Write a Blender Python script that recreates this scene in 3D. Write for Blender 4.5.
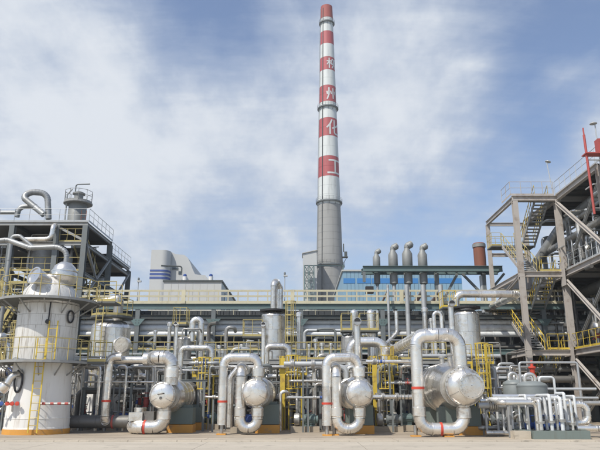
import bpy, math, random
from mathutils import Vector, Matrix
random.seed(7)
for o in list(bpy.data.objects): bpy.data.objects.remove(o)
SC = bpy.context.scene
COL = SC.collection
R = math.radians
# ------------------------------------------------------------------ camera, sky, sun, exposure
F, CH = 630.0, 1.7                      # focal length in photo pixels, eye height
PITCH = math.atan(173 / F)
cs, sn = math.cos(PITCH), math.sin(PITCH)
cam = bpy.data.cameras.new('camera'); camo = bpy.data.objects.new('camera', cam); COL.objects.link(camo)
camo.location = (0, 0, CH); camo.rotation_euler = (R(90) + PITCH, 0, 0)
cam.sensor_width = 36; cam.lens = 36 * F / 600; cam.clip_end = 3000; cam.clip_start = 0.1
SC.camera = camo
SUN_EL, SUN_AZ = R(52), R(222)          # azimuth clockwise from +Y: behind the camera, to the left
VS = SC.view_settings
VS.view_transform = 'Standard'; VS.look = 'None'; VS.gamma = 1; VS.exposure = 0.13

def at(px, py, Y):                       # photo pixel + depth -> point of the place
    u, v = (px - 300) / F, (225 - py) / F
    t = Y / (cs - v * sn)
    return Vector((u * t, Y, CH + (sn + v * cs) * t))
def zat(py, Y): return at(300, py, Y).z
def xat(px, py, Y): return at(px, py, Y).x

def nd(t, kind, **kw):
    n = t.nodes.new(kind)
    for k, v in kw.items(): setattr(n, k, v)
    return n
def math_(t, op, a, b=None, clamp=False):
    n = nd(t, 'ShaderNodeMath', operation=op, use_clamp=clamp)
    for i, x in enumerate((a, b)):
        if x is None: continue
        if isinstance(x, (int, float)): n.inputs[i].default_value = x
        else: t.links.new(x, n.inputs[i])
    return n.outputs[0]

def make_world():
    w = bpy.data.worlds.new('World'); SC.world = w; w.use_nodes = True
    t = w.node_tree; t.nodes.clear()
    out = nd(t, 'ShaderNodeOutputWorld'); bg = nd(t, 'ShaderNodeBackground')
    bg.inputs['Strength'].default_value = 0.1
    sky = nd(t, 'ShaderNodeTexSky', sky_type='NISHITA', sun_disc=False)
    sky.sun_elevation = SUN_EL; sky.sun_rotation = SUN_AZ; sky.air_density = 1.0; sky.dust_density = .9; sky.ozone_density = 2.0
    tc = nd(t, 'ShaderNodeTexCoord'); d = tc.outputs['Generated']
    # flatten the direction onto a cloud layer so that clouds stretch towards the horizon
    sp = nd(t, 'ShaderNodeSeparateXYZ'); t.links.new(d, sp.inputs[0])
    zz = math_(t, 'ADD', math_(t, 'MAXIMUM', sp.outputs[2], 0.0), 0.28)
    cb = nd(t, 'ShaderNodeCombineXYZ')
    t.links.new(math_(t, 'DIVIDE', sp.outputs[0], zz), cb.inputs[0]); t.links.new(math_(t, 'DIVIDE', sp.outputs[1], zz), cb.inputs[1])
    mp = nd(t, 'ShaderNodeMapping'); mp.inputs['Rotation'].default_value = (0, 0, R(25)); mp.inputs['Scale'].default_value = (1.5, 0.9, 1)
    t.links.new(cb.outputs[0], mp.inputs[0])
    n1 = nd(t, 'ShaderNodeTexNoise'); n1.inputs['Scale'].default_value = 2.2; n1.inputs['Detail'].default_value = 9; n1.inputs['Roughness'].default_value = .58
    n1.inputs['Distortion'].default_value = .5
    t.links.new(mp.outputs[0], n1.inputs['Vector'])
    n2 = nd(t, 'ShaderNodeTexNoise'); n2.inputs['Scale'].default_value = 7; n2.inputs['Detail'].default_value = 8; n2.inputs['Roughness'].default_value = .6
    t.links.new(mp.outputs[0], n2.inputs['Vector'])
    m = math_(t, 'ADD', math_(t, 'MULTIPLY', math_(t, 'SUBTRACT', n1.outputs[0], .5), 2.0), math_(t, 'MULTIPLY', math_(t, 'SUBTRACT', n2.outputs[0], .5), .6))
    mp3 = nd(t, 'ShaderNodeMapping'); mp3.inputs['Rotation'].default_value = (0, 0, R(-38)); mp3.inputs['Scale'].default_value = (1.0, 4.5, 1)
    t.links.new(cb.outputs[0], mp3.inputs[0])
    n3 = nd(t, 'ShaderNodeTexNoise'); n3.inputs['Scale'].default_value = 3.2; n3.inputs['Detail'].default_value = 10; n3.inputs['Roughness'].default_value = .66; n3.inputs['Distortion'].default_value = .35
    t.links.new(mp3.outputs[0], n3.inputs['Vector'])
    m = math_(t, 'ADD', m, math_(t, 'MULTIPLY', math_(t, 'SUBTRACT', n3.outputs[0], .5), .8))
    # where the banks of cloud and the blue gaps lie in the sky: (direction, angular size, weight)
    blobs = [(60, 130, 190, .42), (0, 30, 120, .35), (230, 160, 150, .35), (430, 150, 85, .5), (445, 115, 60, .3), (395, 25, 60, .3), (20, 90, 150, .3), (570, 200, 60, .3), (180, 110, 90, .3), (300, 90, 110, .2), (590, 170, 95, .42), (380, 60, 90, .2),
             (150, 15, 85, -.6), (215, 45, 75, -.45), (500, 60, 85, -.25), (515, 150, 55, -.7), (470, 30, 35, .25), (520, 25, 30, .2), (585, 110, 40, .3), (100, 200, 80, .25), (300, 215, 60, .2), (560, 80, 60, -.2), (470, 215, 60, -.25),
             (235, 232, 70, -.38), (380, 225, 60, -.2), (235, 285, 35, .55), (130, 215, 40, -.2), (600, 20, 60, -.1), (345, 5, 40, -.2)]
    for px, py, rad, wt in blobs:
        v = (at(px, py, 10) - Vector((0, 0, CH))).normalized()
        dp = nd(t, 'ShaderNodeVectorMath', operation='DOT_PRODUCT'); t.links.new(d, dp.inputs[0]); dp.inputs[1].default_value = v
        mr = nd(t, 'ShaderNodeMapRange', interpolation_type='SMOOTHSTEP'); t.links.new(dp.outputs['Value'], mr.inputs[0])
        mr.inputs[1].default_value = math.cos(math.atan(rad * 1.45 / F)); mr.inputs[2].default_value = 1.0
        mr.inputs[3].default_value = 0; mr.inputs[4].default_value = wt
        m = math_(t, 'ADD', m, mr.outputs[0])
    mr = nd(t, 'ShaderNodeMapRange', interpolation_type='SMOOTHSTEP'); t.links.new(m, mr.inputs[0])
    mr.inputs[1].default_value = -.5; mr.inputs[2].default_value = .85; mr.inputs[3].default_value = .10; mr.inputs[4].default_value = .93
    hz = nd(t, 'ShaderNodeMapRange'); t.links.new(sp.outputs[2], hz.inputs[0])
    hz.inputs[1].default_value = 0; hz.inputs[2].default_value = .25; hz.inputs[3].default_value = .35; hz.inputs[4].default_value = 0
    cover = math_(t, 'MAXIMUM', mr.outputs[0], hz.outputs[0])
    mix = nd(t, 'ShaderNodeMix', data_type='RGBA'); t.links.new(cover, mix.inputs['Factor'])
    hs = nd(t, 'ShaderNodeHueSaturation'); hs.inputs['Saturation'].default_value = 1.08; hs.inputs['Value'].default_value = 1.42; hs.inputs['Hue'].default_value = .504
    t.links.new(sky.outputs[0], hs.inputs['Color'])
    cm = nd(t, 'ShaderNodeMix', data_type='RGBA'); cm.inputs['A'].default_value = (5.1, 5.75, 6.8, 1); cm.inputs['B'].default_value = (7.4, 7.75, 8.2, 1)
    cf = nd(t, 'ShaderNodeMapRange', interpolation_type='SMOOTHSTEP'); t.links.new(math_(t, 'ADD', m, math_(t, 'MULTIPLY', math_(t, 'SUBTRACT', n2.outputs[0], .5), 1.6)), cf.inputs[0])
    cf.inputs[1].default_value = .1; cf.inputs[2].default_value = 1.5; t.links.new(cf.outputs[0], cm.inputs['Factor'])
    t.links.new(hs.outputs[0], mix.inputs['A']); t.links.new(cm.outputs['Result'], mix.inputs['B'])
    t.links.new(mix.outputs['Result'], bg.inputs['Color']); t.links.new(bg.outputs[0], out.inputs[0])
make_world()
sd = bpy.data.lights.new('sun', 'SUN'); sd.energy = 4.5; sd.angle = R(1.0); sd.color = (1, .945, .85)
so = bpy.data.objects.new('sun', sd); COL.objects.link(so)
sv = Vector((math.sin(SUN_AZ) * math.cos(SUN_EL), math.cos(SUN_AZ) * math.cos(SUN_EL), math.sin(SUN_EL)))
so.rotation_euler = (-sv).to_track_quat('-Z', 'Y').to_euler(); so.location = (0, 0, 60)

# ------------------------------------------------------------------ materials
MAT = {}
def mat(name, col, rough=.6, metal=0., var=.12, scale=3., dirt=None, dirt_amt=0., bump=.0, bscale=4., rnd=0., streak=False, spec=.5):
    m = bpy.data.materials.new(name); m.use_nodes = True; t = m.node_tree
    b = t.nodes['Principled BSDF']; b.inputs['Metallic'].default_value = metal; b.inputs['Specular IOR Level'].default_value = spec
    geo = nd(t, 'ShaderNodeNewGeometry')
    mp = nd(t, 'ShaderNodeMapping'); t.links.new(geo.outputs['Position'], mp.inputs[0])
    if streak: mp.inputs['Scale'].default_value = (3.2, 3.2, .28)
    n = nd(t, 'ShaderNodeTexNoise'); n.inputs['Scale'].default_value = scale; n.inputs['Detail'].default_value = 6; n.inputs['Roughness'].default_value = .65
    t.links.new(mp.outputs[0], n.inputs['Vector'])
    oi = nd(t, 'ShaderNodeObjectInfo')
    val = math_(t, 'ADD', 1 - var, math_(t, 'MULTIPLY', n.outputs[0], 2 * var))
    if rnd: val = math_(t, 'MULTIPLY', val, math_(t, 'ADD', 1 - rnd, math_(t, 'MULTIPLY', oi.outputs['Random'], 2 * rnd)))
    rgb = nd(t, 'ShaderNodeMix', data_type='RGBA', blend_type='MULTIPLY'); rgb.inputs['Factor'].default_value = 1
    rgb.inputs['A'].default_value = (*col, 1)
    cc = nd(t, 'ShaderNodeCombineColor'); [t.links.new(val, cc.inputs[i]) for i in range(3)]
    t.links.new(cc.outputs[0], rgb.inputs['B']); outc = rgb.outputs['Result']
    if dirt:
        n2 = nd(t, 'ShaderNodeTexNoise'); n2.inputs['Scale'].default_value = scale * .6; n2.inputs['Detail'].default_value = 8; n2.inputs['Roughness'].default_value = .72
        t.links.new(mp.outputs[0], n2.inputs['Vector'])
        mr = nd(t, 'ShaderNodeMapRange', interpolation_type='SMOOTHSTEP'); t.links.new(n2.outputs[0], mr.inputs[0])
        mr.inputs[1].default_value = .5; mr.inputs[2].default_value = .68; mr.inputs[4].default_value = dirt_amt
        mx = nd(t, 'ShaderNodeMix', data_type='RGBA'); t.links.new(mr.outputs[0], mx.inputs['Factor'])
        t.links.new(outc, mx.inputs['A']); mx.inputs['B'].default_value = (*dirt, 1); outc = mx.outputs['Result']
        if metal:
            t.links.new(math_(t, 'SUBTRACT', metal, math_(t, 'MULTIPLY', mr.outputs[0], metal * .5)), b.inputs['Metallic'])
    t.links.new(outc, b.inputs['Base Color'])
    t.links.new(math_(t, 'ADD', rough - .1, math_(t, 'MULTIPLY', n.outputs[0], .2), clamp=True), b.inputs['Roughness'])
    if bump:
        nb = nd(t, 'ShaderNodeTexNoise'); nb.inputs['Scale'].default_value = bscale; nb.inputs['Detail'].default_value = 3
        t.links.new(geo.outputs['Position'], nb.inputs['Vector'])
        bp = nd(t, 'ShaderNodeBump'); bp.inputs['Strength'].default_value = bump; bp.inputs['Distance'].default_value = .03
        t.links.new(nb.outputs[0], bp.inputs['Height']); t.links.new(bp.outputs[0], b.inputs['Normal'])
    MAT[name] = m
    return m
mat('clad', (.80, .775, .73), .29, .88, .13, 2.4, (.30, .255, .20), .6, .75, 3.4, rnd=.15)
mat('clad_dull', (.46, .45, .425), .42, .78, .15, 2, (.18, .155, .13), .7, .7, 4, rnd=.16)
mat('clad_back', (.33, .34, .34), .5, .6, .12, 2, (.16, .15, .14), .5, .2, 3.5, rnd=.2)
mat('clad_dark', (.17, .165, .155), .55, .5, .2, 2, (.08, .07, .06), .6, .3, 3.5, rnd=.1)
mat('panel_white', (.68, .665, .63), .45, .3, .08, 2.5, (.26, .22, .175), .8, .12, 3, rnd=.07, streak=True)
mat('white_paint', (.72, .715, .69), .48, 0, .06, 1.5, (.40, .33, .25), .65, .05, 3, streak=True)
mat('under', (.10, .10, .095), .8)
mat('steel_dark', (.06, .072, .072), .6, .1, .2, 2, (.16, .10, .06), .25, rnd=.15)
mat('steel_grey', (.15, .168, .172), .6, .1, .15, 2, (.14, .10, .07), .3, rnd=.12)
mat('steel_teal', (.115, .17, .17), .6, .05, .15, 2, (.12, .10, .08), .3, rnd=.1)
mat('steel_light', (.40, .37, .34), .7, 0, .15, 1.6, (.20, .15, .115), .7, .08, 8, rnd=.06)
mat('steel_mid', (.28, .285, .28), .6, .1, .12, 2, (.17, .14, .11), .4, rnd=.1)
mat('galv', (.42, .435, .44), .5, .4, .1, 4, rnd=.1)
mat('grating', (.11, .115, .11), .7, .2, .2, 5)
mat('yellow', (.56, .41, .05), .55, 0, .15, 3, (.22, .13, .05), .75, rnd=.08)
mat('yellow_pale', (.42, .345, .13), .6, 0, .12, 3, (.28, .22, .12), .5, rnd=.1)
mat('cream', (.52, .48, .34), .6, 0, .1, 3, (.30, .26, .18), .4, rnd=.08)
mat('orange', (.60, .29, .055), .6, 0, .15, 3, (.30, .22, .14), .85)
mat('plinth', (.15, .185, .172), .75, 0, .1, 2, (.13, .13, .11), .5, rnd=.04, streak=True)
mat('red', (.52, .06, .035), .5, 0, .1, 4)
mat('red_dark', (.38, .07, .06), .55, 0, .12, 3, (.20, .06, .04), .4)
mat('blue', (.04, .09, .30), .45, 0, .1, 4)
mat('black', (.02, .02, .022), .6)
mat('black_ring', (.025, .026, .03), .5)
mat('rust', (.21, .08, .05), .75, .1, .2, 2, (.12, .07, .05), .6, .1, streak=True)
mat('silencer', (.24, .25, .245), .6, .3, .15, 2.5, (.17, .15, .13), .5, .1)
mat('tank_grey', (.20, .222, .222), .5, .1, .1, 2, (.13, .13, .12), .3)
mat('chim_grey', (.29, .29, .28), .85, 0, .10, .5, (.18, .18, .17), .5, streak=True)
mat('chim_white', (.57, .60, .59), .6, 0, .06, .5, (.36, .37, .36), .6, streak=True)
mat('chim_red', (.38, .075, .08), .6, 0, .08, .5, (.22, .075, .07), .7, streak=True)
mat('chim_top', (.30, .07, .055), .7, 0, .1, .3)
mat('bldg_white', (.47, .48, .475), .8, 0, .04, .3, (.40, .38, .34), .3)
mat('bldg_side', (.44, .44, .42), .8, 0, .05, .3)
mat('bldg_bluegrey', (.20, .33, .43), .7, 0, .05, .3, (.20, .27, .33), .3)
mat('bldg_blue', (.04, .19, .46), .6, 0, .06, .5)
mat('bldg_navy', (.05, .09, .28), .6, 0, .05, .5)
mat('backing_dark', (.055, .06, .064), .85, 0, .15, .6)  # near-black tone puts the shade behind the rack into the wall colour
mat('glass', (.05, .07, .09), .15, 0, .05, 1)
mat('lamp', (.5, .5, .48), .4, .3)

def ground_mat(name, base, dark, sc):
    m = bpy.data.materials.new(name); m.use_nodes = True; t = m.node_tree; b = t.nodes['Principled BSDF']
    b.inputs['Roughness'].default_value = .85
    geo = nd(t, 'ShaderNodeNewGeometry'); mp = nd(t, 'ShaderNodeMapping'); t.links.new(geo.outputs['Position'], mp.inputs[0])
    mp.inputs['Scale'].default_value = (.35, 1, 1)
    n = nd(t, 'ShaderNodeTexNoise'); n.inputs['Scale'].default_value = sc; n.inputs['Detail'].default_value = 10; n.inputs['Roughness'].default_value = .7
    t.links.new(mp.outputs[0], n.inputs['Vector'])
    n2 = nd(t, 'ShaderNodeTexNoise'); n2.inputs['Scale'].default_value = 40; n2.inputs['Detail'].default_value = 4
    t.links.new(geo.outputs['Position'], n2.inputs['Vector'])
    mr = nd(t, 'ShaderNodeMapRange'); t.links.new(n.outputs[0], mr.inputs[0]); mr.inputs[1].default_value = .32; mr.inputs[2].default_value = .68
    mx = nd(t, 'ShaderNodeMix', data_type='RGBA'); t.links.new(mr.outputs[0], mx.inputs['Factor'])
    mx.inputs['A'].default_value = (*dark, 1); mx.inputs['B'].default_value = (*base, 1)
    m2 = nd(t, 'ShaderNodeMix', data_type='RGBA', blend_type='MULTIPLY'); m2.inputs['Factor'].default_value = .35
    t.links.new(mx.outputs['Result'], m2.inputs['A']); t.links.new(n2.outputs['Color'], m2.inputs['B'])
    cc = nd(t, 'ShaderNodeCombineColor'); v = math_(t, 'ADD', .55, n2.outputs[0]); [t.links.new(v, cc.inputs[i]) for i in range(3)]
    t.links.new(cc.outputs[0], m2.inputs['B']); t.links.new(m2.outputs['Result'], b.inputs['Base Color'])
    n4 = nd(t, 'ShaderNodeTexNoise'); n4.inputs['Scale'].default_value = 1.1; n4.inputs['Detail'].default_value = 7; n4.inputs['Roughness'].default_value = .7; t.links.new(geo.outputs['Position'], n4.inputs['Vector'])
    m4 = nd(t, 'ShaderNodeMapRange', interpolation_type='SMOOTHSTEP'); t.links.new(n4.outputs[0], m4.inputs[0]); m4.inputs[1].default_value = .56; m4.inputs[2].default_value = .68; m4.inputs[4].default_value = .5
    x4 = nd(t, 'ShaderNodeMix', data_type='RGBA'); t.links.new(m4.outputs[0], x4.inputs['Factor']); t.links.new(m2.outputs['Result'], x4.inputs['A']); x4.inputs['B'].default_value = (.10, .09, .075, 1)
    t.links.new(x4.outputs['Result'], b.inputs['Base Color'])
    bp = nd(t, 'ShaderNodeBump'); bp.inputs['Strength'].default_value = .3; bp.inputs['Distance'].default_value = .01
    t.links.new(n2.outputs[0], bp.inputs['Height']); t.links.new(bp.outputs[0], b.inputs['Normal'])
    MAT[name] = m
ground_mat('road', (.47, .42, .345), (.37, .33, .27), .5)
ground_mat('apron', (.46, .395, .31), (.31, .265, .205), .9)
ground_mat('yard', (.40, .335, .255), (.22, .185, .145), .7)
ground_mat('earth', (.20, .19, .16), (.15, .14, .12), .05)
ground_mat('kerbstone', (.52, .46, .37), (.40, .35, .28), 1.5)
mat('pipe_pale', (.62, .64, .65), .5, .15, .1, 2, (.30, .28, .25), .45, rnd=.1)

# ------------------------------------------------------------------ mesh helpers
ORG = {}                                 # world origin of every object made here
def V(*a): return Vector(a)
def fillet(pts, br, step=15):
    pts = [Vector(p) for p in pts]; out = [pts[0]]
    for i in range(1, len(pts) - 1):
        a, b, c = pts[i - 1], pts[i], pts[i + 1]
        d1, d2 = (a - b), (c - b); l1, l2 = d1.length, d2.length
        if l1 < 1e-6 or l2 < 1e-6: continue
        d1 /= l1; d2 /= l2
        ang = d1.angle(d2)
        if ang > math.pi - .02: continue
        k = min(br / math.tan(ang / 2), l1 * .495, l2 * .495); rr = k * math.tan(ang / 2)
        cen = b + (d1 + d2).normalized() * (rr / math.sin(ang / 2))
        s, e = b + d1 * k - cen, b + d2 * k - cen
        turn = math.pi - ang; n = max(2, round(math.degrees(turn) / step)); ax = s.cross(e)
        if ax.length < 1e-9: out.append(b); continue
        for j in range(n + 1): out.append(cen + Matrix.Rotation(turn * j / n, 3, ax.normalized()) @ s)
    out.append(pts[-1])
    return out
class MB:
    def __init__(s): s.v = []; s.f = []; s.sm = []
    def add(s, vs, fs, smooth=False):
        o = len(s.v); s.v += [Vector(p) for p in vs]
        for f in fs: s.f.append(tuple(i + o for i in f)); s.sm.append(smooth)
        return s
    def box(s, x0, x1, y0, y1, z0, z1):
        return s.add([(x0, y0, z0), (x1, y0, z0), (x1, y1, z0), (x0, y1, z0), (x0, y0, z1), (x1, y0, z1), (x1, y1, z1), (x0, y1, z1)],
                     [(0, 3, 2, 1), (4, 5, 6, 7), (0, 1, 5, 4), (1, 2, 6, 5), (2, 3, 7, 6), (3, 0, 4, 7)])
    def bar(s, p, q, w, h, up=(0, 0, 1)):
        p, q, up = Vector(p), Vector(q), Vector(up); d = (q - p).normalized()
        if abs(d.dot(up)) > .98: up = V(0, 1, 0)
        sd_ = d.cross(up).normalized(); u = sd_.cross(d); a = sd_ * (w / 2); b = u * (h / 2)
        return s.add([p - a - b, p + a - b, p + a + b, p - a + b, q - a - b, q + a - b, q + a + b, q - a + b],
                     [(0, 1, 2, 3), (7, 6, 5, 4), (0, 4, 5, 1), (1, 5, 6, 2), (2, 6, 7, 3), (3, 7, 4, 0)])
    def ibeam(s, p, q, w, h, t=.02, up=(0, 0, 1)):
        p, q, up = Vector(p), Vector(q), Vector(up); d = (q - p).normalized()
        if abs(d.dot(up)) > .98: up = V(0, 1, 0)
        u = d.cross(up).normalized().cross(d)
        s.bar(p + u * (h / 2 - t / 2), q + u * (h / 2 - t / 2), w, t, up); s.bar(p - u * (h / 2 - t / 2), q - u * (h / 2 - t / 2), w, t, up)
        return s.bar(p, q, t, h - 2 * t, up)
    def tube(s, pts, r, n=12, caps=True, rs=None):
        pts = [Vector(p) for p in pts]; m = len(pts); T = []
        for i in range(m):
            a = pts[i] - pts[i - 1] if i else pts[1] - pts[0]
            b = pts[i + 1] - pts[i] if i < m - 1 else a
            T.append((a.normalized() + b.normalized()).normalized() if (a.normalized() + b.normalized()).length > 1e-6 else a.normalized())
        ref = V(0, 0, 1) if abs(T[0].z) < .9 else V(1, 0, 0)
        u = T[0].cross(ref).normalized(); vs = []
        for i in range(m):
            u = (u - T[i] * u.dot(T[i])).normalized(); w = T[i].cross(u)
            rad = rs[i] if rs else r
            vs += [pts[i] + (u * math.cos(2 * math.pi * k / n) + w * math.sin(2 * math.pi * k / n)) * rad for k in range(n)]
        fs = [(i * n + k, i * n + (k + 1) % n, (i + 1) * n + (k + 1) % n, (i + 1) * n + k) for i in range(m - 1) for k in range(n)]
        s.add(vs, fs, True)
        if caps:
            o = len(s.v) - len(vs)
            s.f.append(tuple(o + k for k in range(n))[::-1]); s.sm.append(False)
            s.f.append(tuple(o + (m - 1) * n + k for k in range(n))); s.sm.append(False)
        return s
    def pipe(s, pts, r, br=None, n=10, step=22): return s.tube(fillet(pts, br or r * 2.2, step), r, n)
    def lathe(s, prof, o=(0, 0, 0), ax=(0, 0, 1), n=24):
        ax = Vector(ax).normalized(); o = Vector(o)
        return s.tube([o + ax * h for _, h in prof], 0, n, True, [max(r, .001) for r, _ in prof]) if all(prof[i][1] < prof[i + 1][1] for i in range(len(prof) - 1)) else s._lathe(prof, o, ax, n)
    def _lathe(s, prof, o, ax, n):
        ref = V(0, 0, 1) if abs(ax.z) < .9 else V(1, 0, 0); u = ax.cross(ref).normalized(); w = ax.cross(u); vs = []
        for r, h in prof: vs += [o + ax * h + (u * math.cos(2 * math.pi * k / n) + w * math.sin(2 * math.pi * k / n)) * max(r, .001) for k in range(n)]
        m = len(prof); fs = [(i * n + k, i * n + (k + 1) % n, (i + 1) * n + (k + 1) % n, (i + 1) * n + k) for i in range(m - 1) for k in range(n)]
        return s.add(vs, fs, True)
    sharp = 38
    def mesh(s, name, mt, org):
        me = bpy.data.meshes.new(name); me.from_pydata([tuple(p - org) for p in s.v], [], s.f)
        if any(s.sm):
            me.polygons.foreach_set('use_smooth', s.sm); me.set_sharp_from_angle(angle=R(s.sharp))
        me.materials.append(MAT[mt]); return me
    def build(s, name, mt, parent=None, base=False):
        xs = [p.x for p in s.v]; ys = [p.y for p in s.v]; zs = [p.z for p in s.v]
        org = V((min(xs) + max(xs)) / 2, (min(ys) + max(ys)) / 2, min(zs) if (base or not parent) else (min(zs) + max(zs)) / 2)
        return put(name, s.mesh(name, mt, org), org, parent)
def put(name, me, loc, parent=None, rot=None):
    o = bpy.data.objects.new(name, me); COL.objects.link(o)
    o.location = loc - (ORG[parent.name] if parent else V(0, 0, 0))
    if rot: o.rotation_euler = rot
    if parent: o.parent = parent
    ORG[o.name] = Vector(loc)
    return o
def thing(name, label, cat, loc, group=None):
    o = put(name, None, Vector(loc)); o.empty_display_size = .3
    return tag(o, label, cat, group)
def tag(o, label=None, cat=None, group=None, kind=None):
    if label: o['label'] = label
    if cat: o['category'] = cat
    if group: o['group'] = group
    if kind: o['kind'] = kind
    return o
CACHE = {}
def piece(key, fn, name, mt, loc, parent, rot=None):          # alike pieces share mesh data
    if (key, mt) not in CACHE:
        m = MB(); fn(m); CACHE[(key, mt)] = m.mesh(name, mt, V(0, 0, 0))
    return put(name, CACHE[(key, mt)], Vector(loc), parent, rot)

def clad_pipe(parent, pts, r, br=None, mt='clad', sec=1.1, n=20, bands=(), lap=.012, name='cladding_section', capends=True):
    """insulated pipe: straight cladding sections and gored elbows, each its own part, with raised lap bands"""
    br = br or r * 2.0
    if r >= .17 and n >= 20: n = 32
    pts = [Vector(p) for p in pts]; runs = []; cur = pts[0]
    for i in range(1, len(pts)):
        if i < len(pts) - 1:
            a, b, c = cur if i == 1 else pts[i - 1], pts[i], pts[i + 1]
            fl = fillet([pts[i - 1], b, c], br, 18 if n >= 30 else 15)
            arc = fl[1:-1]
            runs.append(('s', cur, arc[0])); runs.append(('e', arc)); cur = arc[-1]
        else: runs.append(('s', cur, pts[-1]))
    def bandring(m, p, d, w=.045, dr=lap):
        m.tube([p - d * w / 2, p + d * w / 2], r + dr, n)
    for k, rn in enumerate(runs):
        if rn[0] == 's':
            a, b = rn[1], rn[2]; L = (b - a).length
            if L < .02: continue
            d = (b - a) / L; q = max(1, round(L / sec))
            for j in range(q):
                p0, p1 = a + d * (L * j / q), a + d * (L * (j + 1) / q)
                m = MB().tube([p0, p1], r + random.uniform(-.006, .006), n); bandring(m, p1 - d * .03, d)
                if n >= 20:
                    up_ = V(0, 0, 1) if abs(d.z) < .9 else V(1, 0, 0); e1 = d.cross(up_).normalized(); e2 = e1.cross(d); th = random.uniform(0, 6.28); ed = e1 * math.cos(th) + e2 * math.sin(th)
                    m.bar(p0 + ed * (r + .004), p1 - d * .055 + ed * (r + .004), .03, .012, ed)
                m.build(name, mt, parent)
        else:
            arc = rn[1]; m = MB(); m.sharp = 14 if n >= 30 else 38; m.tube(arc, r, n)
            for j in range(1, len(arc) - 1):
                d = (arc[j + 1] - arc[j - 1]).normalized(); bandring(m, arc[j], d, .03, lap * .8)
            m.build('elbow', mt, parent)
    for p, d, w, c in bands:
        p, d = Vector(p), Vector(d).normalized()
        MB().tube([p - d * w / 2, p + d * w / 2], r + .02, n).build('painted_band', c, parent)
def collar(parent, p, d, r, h, mt='clad'):
    d = Vector(d).normalized(); p = Vector(p)
    MB().lathe([(r * .82, -h / 2 - .05), (r, -h / 2), (r, h / 2), (r * .82, h / 2 + .05)], p, d, 20).build('flange_box', mt, parent)

def railing(parent, pts, h=1.1, mt='yellow', sp=1.3, fine=True, closed=False, toe=True):
    pts = [Vector(p) for p in pts]
    if closed: pts.append(pts[0])
    if not fine:
        m = MB()
        for a, b in zip(pts, pts[1:]):
            L = (b - a).length; q = max(1, round(L / sp))
            for j in range(q + 1): p = a + (b - a) * j / q; m.tube([p, p + V(0, 0, h)], .025, 5)
            for z in (h, h * .55): m.tube([a + V(0, 0, z), b + V(0, 0, z)], .024, 5)
            if toe: m.bar(a + V(0, 0, .07), b + V(0, 0, .07), .012, .13)
        return m.build('railing', mt, parent)
    first = True
    for a, b in zip(pts, pts[1:]):
        L = (b - a).length; q = max(1, round(L / sp))
        for j in range(0 if first else 1, q + 1):
            p = a + (b - a) * j / q
            piece(('post', h), lambda m: m.tube([(0, 0, 0), (0, 0, h)], .022, 6), 'railing_post', mt, p, parent)
        first = False
        MB().tube([a + V(0, 0, h), b + V(0, 0, h)], .021, 6).build('handrail', mt, parent)
        MB().tube([a + V(0, 0, h * .55), b + V(0, 0, h * .55)], .016, 6).build('mid_rail', mt, parent)
        if toe: MB().bar(a + V(0, 0, .07), b + V(0, 0, .07), .012, .14).build('toe_board', mt, parent)
def ring_pts(cx, cy, z, r, a0, a1, n): return [V(cx + r * math.cos(R(a0 + (a1 - a0) * i / n)), cy + r * math.sin(R(a0 + (a1 - a0) * i / n)), z) for i in range(n + 1)]
def ring_deck(parent, cx, cy, z, r0, r1, a0=0, a1=360, n=24, mt='grating', t=.12):
    m = MB(); vs = []; 
    for i in range(n + 1):
        a = R(a0 + (a1 - a0) * i / n); c, s_ = math.cos(a), math.sin(a)
        for rr, zz in ((r0, z - t), (r1, z - t), (r1, z), (r0, z)): vs.append((cx + rr * c, cy + rr * s_, zz))
    fs = [(i * 4 + k, i * 4 + (k + 1) % 4, i * 4 + 4 + (k + 1) % 4, i * 4 + 4 + k) for i in range(n) for k in range(4)]
    if a1 - a0 < 359: fs += [(0, 1, 2, 3), (n * 4 + 3, n * 4 + 2, n * 4 + 1, n * 4)]
    return m.add(vs, fs).build('deck', mt, parent)
def ladder(parent, p, h, w=.45, face=0, mt='yellow', cage=None, name='ladder', fine=True):
    """vertical ladder; face = angle the climber's side points to; cage = (from z, to z) above p"""
    p = Vector(p); d = V(math.cos(face), math.sin(face), 0); s = V(-d.y, d.x, 0)
    top = thing_part(name, p, parent) if fine else None
    m0 = MB()
    for k in (-1, 1):
        a = p + s * (k * w / 2); m = MB() if fine else m0
        m.bar(a, a + V(0, 0, h), .06, .025, d)
        if fine: m.build('stile', mt, top)
    q = int(h / .32)
    for j in range(1, q):
        z = j * h / q
        if fine: piece(('rung', w, round(face, 2)), lambda m: m.tube([-s * (w / 2), s * (w / 2)], .016, 5), 'rung', mt, p + V(0, 0, z), top)
        else: m0.tube([p - s * (w / 2) + V(0, 0, z), p + s * (w / 2) + V(0, 0, z)], .016, 4)
    if cage:
        cr = .38; cen = p + d * (cr * .8); n = max(2, int((cage[1] - cage[0]) / .75))
        base = math.atan2(d.y, d.x); angs = [base + R(x) for x in (-130, -90, -50, -15, 15, 50, 90, 130)]
        for j in range(n + 1):
            z = cage[0] + (cage[1] - cage[0]) * j / n; m = MB() if fine else m0
            hp = [cen + V(cr * math.cos(a), cr * math.sin(a), z) for a in angs]
            for a, b in zip(hp, hp[1:]): m.bar(a, b, .012, .06)
            if fine: m.build('cage_hoop', mt, top)
        for a in angs[::1]:
            c = cen + V((cr - .015) * math.cos(a), (cr - .015) * math.sin(a), 0); m = MB() if fine else m0
            m.bar(c + V(0, 0, cage[0]), c + V(0, 0, cage[1]), .04, .012, (c - cen).normalized())
            if fine: m.build('cage_strip', mt, top)
    if not fine: return m0.build(name, mt, parent)
def thing_part(name, loc, parent):
    o = put(name, None, Vector(loc), parent); o.empty_display_size = .2
    return o
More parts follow.
